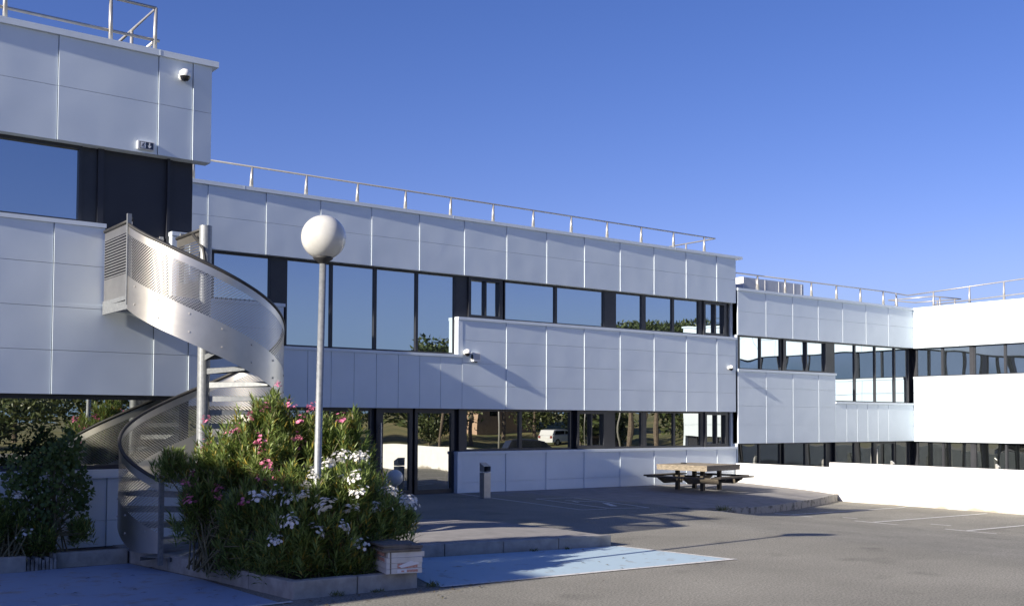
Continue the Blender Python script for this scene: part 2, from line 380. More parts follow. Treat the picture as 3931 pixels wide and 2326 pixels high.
flat('road_marking', [stripe((17.02, 24.9), (16.34, 18.85), .07), stripe((16.34, 18.85), (17.0, 18.72), .06),
     stripe((17.62, 22.16), (18.71, 21.91), .07), stripe((18.71, 21.91), (18.12, 18.45), .07), stripe((18.12, 18.45), (17.17, 18.81), .07), stripe((17.17, 18.81), (17.62, 22.16), .07),
     stripe((17.9, 21.3), (18.35, 20.3), .12), stripe((17.7, 19.2), (18.2, 20.1), .16), stripe((18.0, 21.2), (17.75, 20.6), .08)], 'line_paint', 'white outlined symbol box painted before the low wall', lift=.008, sub=6)
# terrace in front of the low wall, with its ragged kerb face
fe = [(19.0, 17.95), (20.4, 18.3), (21.85, 18.65), (23.3, 19.0), (24.6, 19.35), (26.8, 20.1), (28.85, 20.95)]
fz = [lot_z(19.0, 17.95)+.02, lot_z(20.4, 18.3)+.08, lot_z(21.85, 18.65)+.14, -.22, -.21, -.23, -.24]
be = [(17.5, 25.1), (19.4, 25.1), (21.3, 25.1), (23.2, 25.1), (25.1, 25.1), (27.0, 25.1), (28.89, 25.1)]
bz = [.005, -.005, -.015, -.02, -.03, -.04, -.05]
mb = MB(); NT = 6
for k in range(7):
    for q in range(NT+1):
        u = q/NT; mb.v.append((fe[k][0]+(be[k][0]-fe[k][0])*u, fe[k][1]+(be[k][1]-fe[k][1])*u, fz[k]+(bz[k]-fz[k])*u**.7))
for k in range(6):
    for q in range(NT): mb.f.append((k*(NT+1)+q, (k+1)*(NT+1)+q, (k+1)*(NT+1)+q+1, k*(NT+1)+q+1)); mb.mi.append(0)
    mb.face([(*fe[k], -.7), (*fe[k+1], -.7), (*fe[k+1], fz[k+1]), (*fe[k], fz[k])])
tag(mb.build('terrace', 'slab'), 'raised grey terrace slab under the picnic table', 'pavement', None, 'structure')
mb = MB()
for k in range(1, 6):
    d = Vector((fe[k+1][0]-fe[k][0], fe[k+1][1]-fe[k][1])); L_ = d.length; d.normalize(); nn = Vector((d.y, -d.x))
    cnt = max(2, int(L_/.9))
    for i in range(cnt):
        a = Vector(fe[k])+d*(L_*i/cnt+.004); b_ = Vector(fe[k])+d*(L_*(i+1)/cnt-.004)
        za = fz[k]+(fz[k+1]-fz[k])*(i+.5)/cnt+.012+random.uniform(-.006, .006); o_ = .09+random.uniform(-.01, .01)
        mb.prism([tuple(a+nn*o_), tuple(b_+nn*o_), tuple(b_-nn*.02), tuple(a-nn*.02)], -.7, za)
tag(mb.build('kerb', 'concrete_old'), 'crumbling stained kerb along the terrace edge', 'kerb', None, 'structure')
# island slab round the staircase and its kerb
ISZ = .17
isl = [(4.97, 15.72), (5.0, 16.66), (6.3, 16.66), (6.3, 18.6), (10.6, 18.25), (11.5, 17.1), (12.0, 16.2), (12.13, 15.2), (12.1, 13.36), (8.45, 13.96), (7.75, 14.1), (5.3, 14.4)]
tag(MB().prism(isl, -.3, ISZ).build('pavement_island', 'slab'), 'raised paved island between the staircase and the blue bay', 'pavement', None, 'structure')
def kerb_run(pts, label, w_=.14, z0=-.3, z1=.2, seg=1.0, name='kerb', mat='concrete'):
    mb = MB()
    for k in range(len(pts)-1):
        a = Vector(pts[k]); b_ = Vector(pts[k+1]); d = b_-a; L_ = d.length; d.normalize(); nn = Vector((-d.y, d.x))*w_
        c = max(1, round(L_/seg))
        for i in range(c):
            p = a+d*(L_*i/c+(.006 if i else 0)); q = a+d*(L_*(i+1)/c-.006); h = z1+random.uniform(-.008, .006); j = nn*random.uniform(.97, 1.05)
            mb.prism([tuple(p), tuple(q), tuple(q+j), tuple(p+j)], z0, h)
    o = mb.build(name, mat, bevel=.018); return tag(o, label, 'kerb', None, 'structure')
kerb_run([(8.1, 13.86), (12.1, 13.2)], 'long concrete kerb edging the paved island above the blue bay', z1=.19)
kerb_run([(4.97, 15.72), (5.3, 13.55), (5.50, 11.45), (7.15, 11.36)], 'concrete kerb round the front of the oleander planter', z1=.21)
kerb_run([(3.98, 15.78), (4.95, 15.72)], 'short concrete kerb piece before the staircase', z1=.21)
kerb_run([(-1.0, 15.5), (3.55, 15.6)], 'concrete kerb before the shaded vine shrub', z1=.21)
mb = MB()
for k in range(8):
    x = 3.56+.05*k; mb.box(x, x+.036, 15.62+random.uniform(0, .05), 15.9, -.1, .10+random.uniform(0, .12))
mb.box(3.55, 3.97, 15.72, 15.92, -.1, .12)
tag(mb.build('kerb', 'concrete_old'), 'broken old concrete footing between two kerbs', 'kerb', None, 'structure')
tag(MB().prism([(5.12, 15.7), (5.44, 13.6), (5.62, 11.58), (7.12, 11.5), (7.35, 11.7), (8.0, 13.9), (5.3, 14.38)], -.2, .165).build('planter_soil', 'soil'), 'dark soil under the oleanders', 'soil', None, 'structure')
tag(MB().prism([(-1, 15.6), (4.96, 15.82), (4.98, 16.66), (-1, 16.66)], -.2, .15).build('planter_soil', 'soil'), 'dark soil strip along the left block', 'soil', None, 'structure')

# ------------------------------------------------------------------ left block (A)
YA = 16.65; M = WY(YA)
A = empty('office_building', (4, 18, 0), 'left white panelled block with an upper dark door reached by the spiral staircase', 'building')
def part(mb, name, mats, parent, **k): # keep world coordinates although the parent sits at its base
    o = mb.build(name, mats, parent, **k); o.matrix_parent_inverse = Matrix.Translation(parent.location).inverted() if parent.parent is None else Matrix.Identity(4); return o
_build = MB.build
def _b(s, name, mats, parent=None, smooth=False, base=None, bevel=0):
    o = _build(s, name, mats, parent, smooth, base, bevel)
    if parent is not None and parent.parent is None and base is None: o.matrix_parent_inverse = Matrix.Translation(parent.location).inverted() if not parent.rotation_euler.z else Matrix.Identity(4)
    return o
MB.build = _b
xa = [-10.4]+[6.135-1.51*k for k in range(10, 1, -1)]+[4.09, 5.585, 6.135, 6.454]
xa = sorted(set(round(x, 3) for x in xa if x <= 4.1 or x in (5.585, 6.135, 6.454)))
xa = [-10.4, -7.9, -6.4, -4.9, -3.4, -1.9, -.4, 1.09, 2.585, 4.085, 5.585, 6.14, 6.454]
panels(MB(), M, xa, [6.24, 7.05, 7.81]).build('cladding_band', 'panel', A)
MB().box(-10.4, 6.55, -.5, .055, 7.812, 7.905, M).box(5.58, 5.60, .055, .058, 7.815, 7.903, M).build('parapet_cap', 'white_trim', A)
mb = MB()
xm = [-10.4, -7.9, -6.4, -4.9, -3.4, -1.9, -.4, 1.09, 2.585, 4.07, 4.81]
panels(mb, M, xm, [3.80, 4.39, 4.99])
panels(mb, M, [5.84, 6.12, 6.454], [3.80, 4.39, 4.99])
panels(mb, M, xm[:-1]+[5.57, 6.13, 6.454], [2.45, 3.10, 3.745, 3.80])
mb.build('cladding_band', 'panel', A)
MB().box(-10.4, 4.82, -.26, .03, 4.992, 5.055, M).box(5.83, 6.46, -.26, .03, 4.992, 5.055, M).box(4.80, 5.85, -.24, .02, 3.80, 3.83, M).box(-10.4, 6.46, -.2, .05, 1.19, 1.315, M).build('sill', 'white_trim', A)
panels(MB(), M, [-10.4, -7.9, -6.4, -4.9, -3.4, -1.9, -.4, 1.09, 2.585, 4.9, 6.4], [.16, .55, 1.19]).build('cladding_band', 'panel', A)
MB().box(-10.4, 6.26, -9, -.30, -.2, 7.75, M).build('wall', 'dark_frame', A)
MB().box(-10.35, 6.3, -9, -.32, 7.6, 7.75, M).build('roof', 'roof_gravel', A)
window(A, M, -1.2, 4.50, 5.055, 6.24, [(-1.15, 1.9), (1.98, 4.452)], n=-.22, fr=.055, bul=.003)
window(A, M, -1.2, 6.2, 1.315, 2.45, [(-1.15, 1.9), (1.98, 6.1)], n=-.22, fr=.07, bul=.003, glass='dim_glass')
MB().box(4.50, 4.74, -.30, -.2, 5.055, 6.24, M).build('pier_panel', 'dark_frame', A)
dr = MB().box(4.74, 5.90, -.30, -.2, 3.83, 6.24, M).box(4.73, 4.82, -.2, -.15, 3.83, 6.24, M).box(5.80, 5.84, -.2, -.13, 3.83, 6.24, M).build('door', 'dark_door', A)
MB().box(5.70, 5.755, -.2, -.15, 4.62, 4.98, M).tube([M(5.73, -.15, 4.92), M(5.73, -.08, 4.92), M(5.60, -.08, 4.93)], .013).build('handle', 'rail_metal', dr)
MB().box(5.84, 6.24, -.30, -.22, 5.055, 6.24, M).build('pier_panel', 'dark_door', A)
Yr = 16.78
rl = railing(A, [[(-2, Yr, 8.61), (5.57, Yr, 8.62), (5.575, 18.6, 8.62), (5.575, 21, 8.62)], [(-2, Yr, 8.10), (5.63, Yr, 8.10)], [(5.575, Yr, 8.1), (5.575, 20, 8.1)]],
        [((x, Yr-.02, 7.90), (x, Yr, 8.62)) for x in (1.85, 3.36, 4.87)]+[((5.56, Yr, 7.90), (5.57, Yr, 8.62)), ((5.575, 18.0, 7.8), (5.575, 18.0, 8.62))], rad=.026, post_w=(.036, .028))

# ------------------------------------------------------------------ main wing (B)
YB = 25.145; M = WY(YB); NG = -.225
B = empty('office_building', (18, 27, 0), 'long white panelled wing with dark window strips, glazed doors and a railed flat roof', 'building')
g = [27.98-1.524*k for k in range(15)][::-1]; g = [x for x in g if x > 6.5]
panels(MB(), M, [6.27]+g+[28.985], [6.24, 7.055, 7.81]).build('cladding_band', 'panel', B)
mb = MB().box(6.27, 29.29, -.5, .055, 7.812, 7.905, M)
for x in (10.6, 16.9, 25.9): mb.box(x, x+.012, .055, .058, 7.815, 7.903, M)
mb.build('parapet_cap', 'white_trim', B)
gm = [x for x in g if x > 17.5]
mb = MB(); panels(mb, M, [17.27]+gm+[28.97], [2.40, 3.06, 3.715, 4.37, 4.945])
panels(mb, M, [6.27, 8.1, 9.6, 11.73], [2.40, 3.06, 3.715, 4.37, 4.945])
panels(mb, M, [11.74, 12.42, 13.095, 13.775, 14.455, 15.145, 15.835, 16.527, 17.26], [2.40, 3.87], gs=.010, tilt=.004)
mb.build('cladding_band', 'panel', B)
MB().box(17.11, 29.0, -.24, .035, 4.947, 5.03, M).box(6.27, 11.76, -.24, .035, 4.947, 5.03, M).box(11.74, 17.27, -.24, .035, 3.872, 3.95, M).box(17.11, 29.0, -.24, .045, 1.10, 1.18, M).build('sill', 'white_trim', B)
MB().box(17.115, 17.268, -.24, .012, 3.952, 4.945, M).build('end_trim', 'white_trim', B); MB().box(17.12, 17.268, -.30, .012, .0, 1.10, M).build('end_trim', 'white_trim', B)
panels(MB(), M, [17.27]+gm+[28.97], [-.10, .29, 1.10]).build('cladding_band', 'panel', B)
MB().box(6.27, 28.95, -14, -.30, -.3, 7.75, M).build('wall', 'dark_frame', B)
MB().box(6.3, 28.9, -14, -.32, 7.6, 7.75, M).build('roof', 'roof_gravel', B)
row(B, M, 5.03, 6.24, [[(6.9, 9.86)], [(9.94, 11.40)]], n=NG, fr=.055)
row(B, M, 3.95, 6.24, [[(11.90, 13.135), (13.212, 14.46), (14.549, 15.80), (15.88, 17.10)]], n=NG, fr=.055)
row(B, M, 5.03, 6.24, [[(18.93, 20.84), (20.934, 22.855)], [(23.40, 24.546), (24.737, 25.971), (26.071, 27.266)]], n=NG, fr=.055)
for (a, b_, c, d) in ((17.65, 18.163, 18.21, 18.67), (27.56, 28.037, 28.104, 28.50)):
    window(B, M, a-.09, d+.12, 5.035, 6.235, [(a, b_), (c, d)], n=NG, fr=.10, proud=.11, label='small opening window with two panes in a heavy frame')
mb = MB()
for a, b_ in ((11.44, 11.86), (17.14, 17.56), (22.895, 23.36), (27.31, 27.47)): MB().box(a, b_, -.30, NG+.06, (5.03 if a > 17.2 or a < 11.5 else 3.95), 6.24, M).build('pier_panel', 'dark_frame', B)
row(B, M, 1.18, 2.40, [[(17.56, 19.469), (19.577, 21.46)], [(23.36, 24.52)], [(24.76, 26.024), (26.111, 27.347)]], n=NG, fr=.065, glass='dim_glass')
for (a, b_, c, d) in ((21.80, 22.30, 22.345, 22.82), (27.61, 28.098, 28.145, 28.56)):
    window(B, M, a-.09, d+.12, 1.185, 2.395, [(a, b_), (c, d)], n=NG, fr=.11, proud=.11, label='small opening window with two panes in a heavy frame', glass='dim_glass')
mb = MB()
for a, b_ in ((17.28, 17.52), (22.95, 23.31), (24.57, 24.71), (27.39, 27.51)): MB().box(a, b_, -.30, NG+.06, 1.18, 2.40, M).build('pier_panel', 'dark_frame', B)
row(B, M, 0.0, 2.40, [[(6.6, 8.2), (8.28, 9.8)], [(9.94, 11.4), (11.5, 12.9)], [(13.0, 14.37)]], n=NG, fr=.09, glass='dim_glass')
for i, (a, b_) in enumerate(((14.78, 15.62), (15.90, 17.02))):
    d_ = window(B, M, a-.21 if i == 0 else a-.10, b_+.10, 0.0, 2.40, [(a, b_)], n=NG, fr=.13, name='door', label='glazed entrance door in a dark frame', glass='dim_glass', bul=.004)
    if i == 0: MB().tube([M(14.665, NG+.14, .75), M(14.665, NG+.14, 2.0)], .02).box(14.655, 14.675, NG+.05, NG+.14, .85, .87, M).box(14.655, 14.675, NG+.05, NG+.14, 1.88, 1.90, M).build('handle', 'rail_metal', d_, smooth=False)
px_ = [27.45-1.508*k for k in range(14)]
railing(B, [[(6.4, 25.22, 8.44), (28.0, 25.22, 8.44), (28.0, 28.5, 8.44)]], [((x-.03, 25.2, 7.90), (x, 25.22, 8.44)) for x in px_]+[((28.0, 26.6, 7.7), (28.0, 26.6, 8.44))])

# ------------------------------------------------------------------ far L-shaped block (C + D)
C = empty('office_building', (36, 27, 0), 'far white L-shaped block, one metre lower, in full sun at the right', 'building')
M = WY(YB); NG = -.225; DZ = -1.1
gc = [30.605+1.524*k for k in range(6)]
panels(MB(), M, [29.09]+gc+[39.99], [5.13, 5.97, 6.70], tilt=.009).build('cladding_band', 'panel', C)
mb = MB(); panels(mb, M, [29.09]+gc[:3]+[34.70], [1.285, 1.95, 2.61, 3.264, 3.84], tilt=.009)
panels(mb, M, [34.71, 35.394, 36.078, 36.773, 37.469, 38.185, 39.99], [1.285, 2.76], gs=.010, tilt=.006)
mb.build('cladding_band', 'panel', C)
MB().box(29.08, 34.74, -.24, .035, 3.842, 3.925, M).box(34.70, 39.99, -.24, .035, 2.762, 2.84, M).build('sill', 'white_trim', C)
MD = WX(40.0)
mb = MB().prism([(29.05, YB-.05), (39.95, YB-.05), (39.95, 12.4), (40.5, 12.4), (40.5, 25.65), (29.05, 25.65)], 6.702, 6.795)
mb.build('parapet_cap', 'white_trim', C)
mb = MB(); ds = [12.5, 14.0, 15.5, 17.0, 18.5, 20.05, 21.6, 23.1, 24.6, 25.14]
panels(mb, MD, ds, [5.12, 5.97, 6.70], gs=.014, gz=.022, tilt=0); mb.build('cladding_band', 'panel', C)
panels(MB(), MD, ds, [1.27, 1.9, 2.57, 3.27, 3.85], gs=.014, gz=.022, tilt=0).build('cladding_band', 'panel', C)
MB().box(12.5, 25.14, -.24, .035, 3.852, 3.93, MD).build('sill', 'white_trim', C)
MB().prism([(29.09, YB+.30), (40.3, YB+.30), (40.3, 12.6), (52, 12.6), (52, 40), (29.09, 40)], -1.2, 6.6).build('wall', 'dark_frame', C)
MB().prism([(29.09, YB+.32), (40.33, YB+.32), (40.33, 12.65), (51.9, 12.65), (51.9, 40), (29.09, 40)], 6.602, 6.64).build('roof', 'roof_gravel', C)
MB().box(28.985, 29.085, 25.40, 26.2, -1.2, 6.9).build('end_trim', 'white_trim', C); MB().box(29.09, 29.12, 25.19, 25.45, -1.15, 6.70).build('end_trim', 'white_trim', C)
MB().box(40.05, 52, 12.45, 12.6, -1.2, 6.70).build('end_wall', 'panel', C)
row(C, M, 3.925, 5.13, [[(29.39, 30.478), (30.556, 31.643)]], n=NG, fr=.045, bul=.005)
window(C, M, 31.75, 33.0+1.35, 3.93, 5.125, [(31.913, 33.111), (33.173, 34.271)], n=NG, fr=.06, proud=.1, bul=.005)
row(C, M, 2.84, 5.13, [[(34.892, 36.184), (36.27, 37.545), (37.616, 38.885), (38.98, 39.90)]], n=NG, fr=.045, bul=.005)
MB().box(29.12, 29.35, -.30, NG+.06, 3.925, 5.13, M).build('pier_panel', 'dark_frame', C); MB().box(34.36, 34.84, -.30, NG+.06, 3.925, 5.13, M).build('pier_panel', 'dark_frame', C)
row(C, M, -.9, 1.285, [[(29.288, 30.415), (30.486, 31.583)], [(31.851, 33.057), (33.166, 34.309)], [(34.93, 36.132), (36.251, 37.4)]], n=NG, fr=.045, bul=.005, glass='dim_glass')
d_ = window(C, M, 37.45, 38.9, -1.1, 1.285, [(37.60, 38.80)], n=NG, fr=.1, name='door', bul=.005, glass='dim_glass')
MB().tube([M(37.52, NG+.14, -.3), M(37.52, NG+.14, .98)], .022).build('handle', 'rail_metal', d_)
row(C, M, -.9, 1.285, [[(38.98, 39.9)]], n=NG, fr=.045, bul=.005, glass='dim_glass')
def ywin(lst, z0, z1, **k):
    for a, b_ in lst: window(C, MD, a-.04, b_+.04, z0, z1, [(a, b_)], n=NG, fr=.045, bul=.005, **k)
yp = [(24.003, 25.17), (22.779, 23.916), (21.368, 22.56), (20.10, 21.289), (18.75, 20.02), (17.35, 18.5), (16.1, 17.27), (14.7, 15.88), (13.4, 14.62)]
yp = [(24.003, 25.10)]+yp[1:]
ywin(yp, 3.93, 5.12); ywin(yp, -.9, 1.27, glass='dim_glass')
MB().box(22.60, 22.74, -.30, NG+.07, 3.93, 5.12, MD).build('pier_panel', 'dark_frame', C); MB().box(22.60, 22.74, -.30, NG+.07, -.9, 1.27, MD).build('pier_panel', 'dark_frame', C)
cx_ = [30.231+1.55*k for k in range(6)]
railing(C, [[(29.0, 25.2, 7.33), (38.1, 25.2, 7.35), (41.3, 26.2, 7.52), (40.12, 20.5, 7.56), (39.9, 19.0, 7.6)], [(40.7, 24.6, 6.95), (40.12, 20.5, 7.0), (39.9, 19, 7.02)],
            [(41.73, 27.43, 7.45), (43.48, 27.23, 7.45), (43.72, 25.16, 7.45), (41.9, 25.33, 7.45), (41.73, 27.43, 7.45)]],
        [((x-.03, 25.18, 6.79), (x, 25.2, 7.34)) for x in cx_]+[((39.4, 25.5, 6.7), (39.42, 25.55, 7.42)), ((40.98, 24.8, 6.7), (40.98, 24.8, 7.53)), ((40.62, 23.0, 6.7), (40.62, 23.0, 7.54)), ((40.3, 21.4, 6.75), (40.3, 21.4, 7.55)),
         ((42.2, 27.38, 6.64), (42.2, 27.38, 7.45)), ((43.6, 26.2, 6.64), (43.6, 26.2, 7.45)), ((43.3, 25.2, 6.64), (43.3, 25.2, 7.45)), ((42.3, 25.3, 6.64), (42.3, 25.3, 7.45))], post_w=(.055, .03))
# ------------------------------------------------------------------ out-of-frame wing on the left whose shadow falls over the planters
F = empty('office_building', (-15, 15, 0), 'white wing beyond the left edge that shades the planters', 'building')
MF = lambda s, n, z: (-10.5+n, s, z)
for z0, z1 in ((6.24, 8.0), (2.45, 4.99), (0.0, 1.2)): panels(MB(), MF, [9.8, 11.3, 12.8, 14.3, 15.5, 16.6], [z0, (z0+z1)/2, z1]).build('cladding_band', 'panel', F)
MB().box(-22, -10.76, 9.8, 24, -.2, 8.0).build('wall', 'panel', F)
MB().box(-22, -10.43, 9.75, 16.55, 8.0, 8.12).build('parapet_cap', 'white_trim', F)
window(F, MF, 9.9, 16.5, 4.99, 6.24, [(10.0, 12.0), (12.1, 14.2), (14.3, 16.4)], n=-.2)
window(F, MF, 9.9, 16.5, 1.2, 2.45, [(10.0, 12.0), (12.1, 14.2), (14.3, 16.4)], n=-.2, glass='dim_glass')

# ------------------------------------------------------------------ low white boundary wall
mb = MB().box(28.9, 29.12, 21.2, 25.10, -1.2, .61).box(28.9, 29.12, 1.15, 21.2, -1.2, .765)
tag(mb.build('boundary_wall', 'white_render', bevel=.012), 'low smooth white wall with one step, sunlit, at the right end of the car park', 'wall')

# ------------------------------------------------------------------ spiral staircase
S = empty('spiral_staircase', (5.875, 15.31, ISZ), 'steel spiral staircase with perforated curved balustrade climbing to the upper door', 'staircase')
SC = (5.875, 15.31); SR = 1.158
def pol(th, r_=SR): return (SC[0]+r_*math.cos(R(th)), SC[1]+r_*math.sin(R(th)))
rail_z = lambda th: 4.835-.00907*(th-184)
T0, T1, ZB = 184.0, 583.0, .25
def helix(name, mat, zlo, zhi, r_=SR, thick=0, step=3.0, parent=S):
    mb = MB(); th = T0
    N_ = int((T1-T0)/step)
    for k in range(N_):
        a = T0+(T1-T0)*k/N_; b_ = T0+(T1-T0)*(k+1)/N_
        for rad in ((r_, r_-thick) if thick else (r_,)):
            P = lambda t_, h: (*pol(t_, rad), max(ZB, h(rail_z(t_))))
            q = [P(a, zlo), P(b_, zlo), P(b_, zhi), P(a, zhi)]
            if q[2][2]-q[1][2] < .004: continue
            ua, ub = R(a-T0)*r_, R(b_-T0)*r_
            mb.face(q, 0, [(ua, q[0][2]-rail_z(a)+2), (ub, q[1][2]-rail_z(b_)+2), (ub, q[2][2]-rail_z(b_)+2), (ua, q[3][2]-rail_z(a)+2)])
        if thick:
            for h in (zlo, zhi):
                mb.face([(*pol(a, r_), max(ZB, h(rail_z(a)))), (*pol(b_, r_), max(ZB, h(rail_z(b_)))), (*pol(b_, r_-thick), max(ZB, h(rail_z(b_)))), (*pol(a, r_-thick), max(ZB, h(rail_z(a))))])
    o = mb.build(name, mat, parent)
    bm = bmesh.new(); bm.from_mesh(o.data); bmesh.ops.remove_doubles(bm, verts=bm.verts, dist=1e-4); bm.to_mesh(o.data); bm.free()
    for p in o.data.polygons: p.use_smooth = abs(p.normal.z) < .6
    return o
helix('balustrade_panel', 'steel_perforated', lambda z: z-.725, lambda z: z-.13)
helix('stringer', 'steel', lambda z: z-1.2, lambda z: z-.72, SR+.004)
helix('top_band', 'steel', lambda z: z-.135, lambda z: z-.015, SR+.003)
MB().tube([(*pol(T0+(T1-T0)*k/130, SR-.005), rail_z(T0+(T1-T0)*k/130)) for k in range(131)], .027, 8).build('handrail', 'rubber_black', S, smooth=True)
MB().tube([(*SC, .1), (*SC, 4.955)], .092, 24).build('pole', 'galvanised', S)
for k in range(18):
    th = 190+22*k; z = 3.85-.203*(k+1)
    mb = MB(); n = 4; pts = [pol(th+24*i/n, SR-.02) for i in range(n+1)]+[pol(th+24, .085), pol(th, .085)]
    mb.prism(pts, z-.006, z)
    a, b_ = pol(th+24, .085), pol(th+24, SR-.02); c, d = pol(th, .085), pol(th, SR-.02)
    for p, q in ((a, b_), (c, d)):
        mb.face([(*p, z-.085), (*q, z-.06), (*q, z), (*p, z)])
    mb.build('tread', 'galvanised', S)
# landing between door and helix
lp = [(4.80, 16.60), (5.87, 16.60), (5.87, 15.31)]+[pol(t_, SR-.02) for t_ in (205, 195, 184)]
MB().prism(lp, 3.79, 3.85).box(4.78, 4.80, 15.25, 16.62, 3.66, 3.86).box(5.87, 5.89, 15.4, 16.62, 3.70, 3.86).build('landing', 'galvanised', S)
def side(x, y0, y1, zt=4.90):
    mb = MB()
    for za, zb, mi in ((3.86, 4.18, 0), (4.18, 4.77, 1), (4.77, zt, 0)):
        mb.face([(x, y0, za), (x, y1, za), (x, y1, zb), (x, y0, zb)], mi, [(0, za), (y1-y0, za), (y1-y0, zb), (0, zb)])
    mb.build('side_panel', ['steel', 'steel_louvred'], S)
    MB().tube([(x, y0, zt+.02), (x, y1, zt+.02)], .028).build('handrail', 'rubber_black', S, smooth=True)
side(4.785, 16.58, 15.27); side(5.865, 16.5, 15.40)
MB().box(4.70, 4.76, 15.22, 15.26, 3.70, 4.99).build('post', 'galvanised', S)
e1 = pol(582, SR+.012); MB().box(e1[0]-.03, e1[0]+.03, e1[1]-.03, e1[1]+.03, .1, 1.27).build('post', 'galvanised', S)
MB().box(5.90, 5.96, 16.42, 16.48, 3.80, 5.0).build('post', 'galvanised', S)
MB().tube([(5.80, 15.62, 4.86), (5.80, 15.20, 4.60), (5.84, 15.12, 4.2)], .024).build('inner_handrail', 'rubber_black', S, smooth=True)
mb = MB()
for k in range(18):
    th = 195+22*k
    for dz in (-.80, -1.05):
        z = rail_z(th)+dz
        if z > .35:
            p = Vector((*pol(th, SR+.004), z)); q = Vector((*pol(th, SR+.016), z)); mb.tube([p, q], .013, 8)
mb.build('bolts', 'rail_metal', S)

# ------------------------------------------------------------------ street lamp
LB = (6.015, 11.92, .16); LT = (6.075, 11.91, 4.08)
lamp = empty('street_lamp', LB, 'tall galvanised lamp post with a white globe, standing among the oleanders', 'street lamp')
MB().tube([LB, (LB[0], LB[1], .3), LT], [.06, .047, .042], 20).build('pole', 'galvanised', lamp, smooth=True)
MB().lathe([(.045, -.06), (.075, -.03), (.12, 0), (.125, .02), (.10, .03)], LT, 24).build('collar', 'rubber_black', lamp, smooth=True)
gz = LT[2]+.27; prof = [(max(.0005, .276*math.sin(math.pi*k/32)), -.276*math.cos(math.pi*k/32)) for k in range(33)]
MB().lathe(prof, (LT[0]+.004, LT[1], gz), 48).build('globe', 'opal', lamp, smooth=True)

# ------------------------------------------------------------------ bollards and low globe lamp by the doors
def bollard(x, y, z, w_, h, label, rz=0, group=None, hm='rail_metal'):
    b0 = empty('bollard', (x, y, z), label, 'bollard', group, rz)
    h2 = w_/2
    mb = MB().prism([(-h2, -h2), (h2, -h2), (h2, h2), (-h2, h2)], .0, h-.28)
    mb.build('post', 'rail_metal', b0, base=(0, 0, 0))
    mb = MB(); t0, t1 = h-.26, h
    mb.face([(-h2, -h2, t0), (-h2, h2, t0), (-h2, h2, t1-.02), (-h2, -h2, t1-.12)]).face([(h2, -h2, t0), (h2, h2, t0), (h2, h2, t1-.02), (h2, -h2, t1-.12)])
    mb.face([(-h2, h2, t0), (h2, h2, t0), (h2, h2, t1-.02), (-h2, h2, t1-.02)]).face([(-h2, -h2, t1-.12), (h2, -h2, t1-.12), (h2, h2, t1-.02), (-h2, h2, t1-.02)])
    mb.face([(-h2, -h2, t0), (h2, -h2, t0), (h2, h2, t0), (-h2, h2, t0)])
    mb.build('hood', hm, b0, base=(0, 0, 0))
    MB().box(-h2+.02, h2-.02, h2-.05, h2-.03, t0, t1-.05).build('lens', 'rubber_black', b0, base=(0, 0, 0))
    MB().box(-h2-.03, h2+.03, -h2-.03, h2+.03, -.02, .025).build('foot', 'concrete', b0, base=(0, 0, 0))
    return b0
bollard(16.66, 23.15, lot_z(16.66, 23.15), .21, .97, 'square steel bollard light before the low white wall, right of the glass doors')
bollard(14.52, 24.62, 0.0, .21, .70, 'square steel bollard light half hidden by the oleanders, left of the glass doors', math.pi, None, 'rail_metal')
gl_ = empty('globe_lamp', (13.36, 22.3, lot_z(13, 22.3)), 'low white globe lamp just above the oleander tips beside the glass doors', 'lamp')
MB().tube([(13.36, 22.3, lot_z(13, 22.3)), (13.36, 22.3, .5)], .05, 14).build('post', 'galvanised', gl_)
MB().lathe([(max(.0005, .2*math.sin(math.pi*k/20)), -.2*math.cos(math.pi*k/20)) for k in range(21)], (13.36, 22.3, .68), 28).build('globe', 'opal', gl_, smooth=True)
bollard(36.4, 23.8, -1.15, .12, 1.75, 'slim grey post in the yard just showing over the white wall, by the far doors')
bollard(36.9, 19.9, -1.15, .12, 1.75, 'slim grey post in the yard just showing over the white wall, before the right-hand wing')

# ------------------------------------------------------------------ wall fixtures
def dome(x, y, z, label, s=1.0):
    o = empty('security_camera', (x, y, z), label, 'camera')
    MB().tube([(x, y+.10*s, z), (x, y+.06*s, z)], .06*s, 20).lathe([(.068*s, -.02*s), (.075*s, .0), (.07*s, .04*s), (.04*s, .07*s), (.001, .078*s)], (x, y, z), 24).tube([(x, y+.08*s, z+.01), (x, y, z+.02)], .045*s, 14).build('housing', 'plastic_white', o, smooth=True)
    MB().lathe([(.001, -.085*s), (.035*s, -.075*s), (.055*s, -.05*s), (.062*s, -.02*s)], (x, y-.004, z), 24).build('lens', 'lens_black', o, smooth=True)
dome(5.97, YA-.11, 7.56, 'white dome camera under the parapet of the left block', 1.25)
dome(17.375, YB-.11, 4.01, 'white dome camera beside the step in the main wing window strip', 1.3)
dome(28.60, YB-.11, 3.94, 'white dome camera near the far corner of the main wing', 1.2)
o = empty('alarm_siren', (17.69, 25.0, 3.9), 'white wall box beside the dome camera on the main wing', 'wall box')
MB().prism([(17.57, 25.01), (17.82, 25.01), (17.82, 25.145), (17.57, 25.145)], 3.76, 4.02).build('housing', 'plastic_white', o, bevel=.012)
MB().box(17.60, 17.79, 25.0, 25.01, 3.82, 3.99).build('grille', 'hvac_grey', o)
MB().box(17.563, 17.570, 25.04, 25.12, 3.83, 3.96).box(17.67, 17.72, 25.03, 25.08, 3.735, 3.765).build('vent', 'rubber_black', o)
xs = empty('exit_sign', (5.395, 16.6, 6.35), 'emergency exit sign with running man and down arrow over the upper door', 'sign')
ms = WY(16.60)
MB().box(5.265, 5.525, -.05, .0, 6.285, 6.415, ms).build('housing', 'plastic_white', xs)
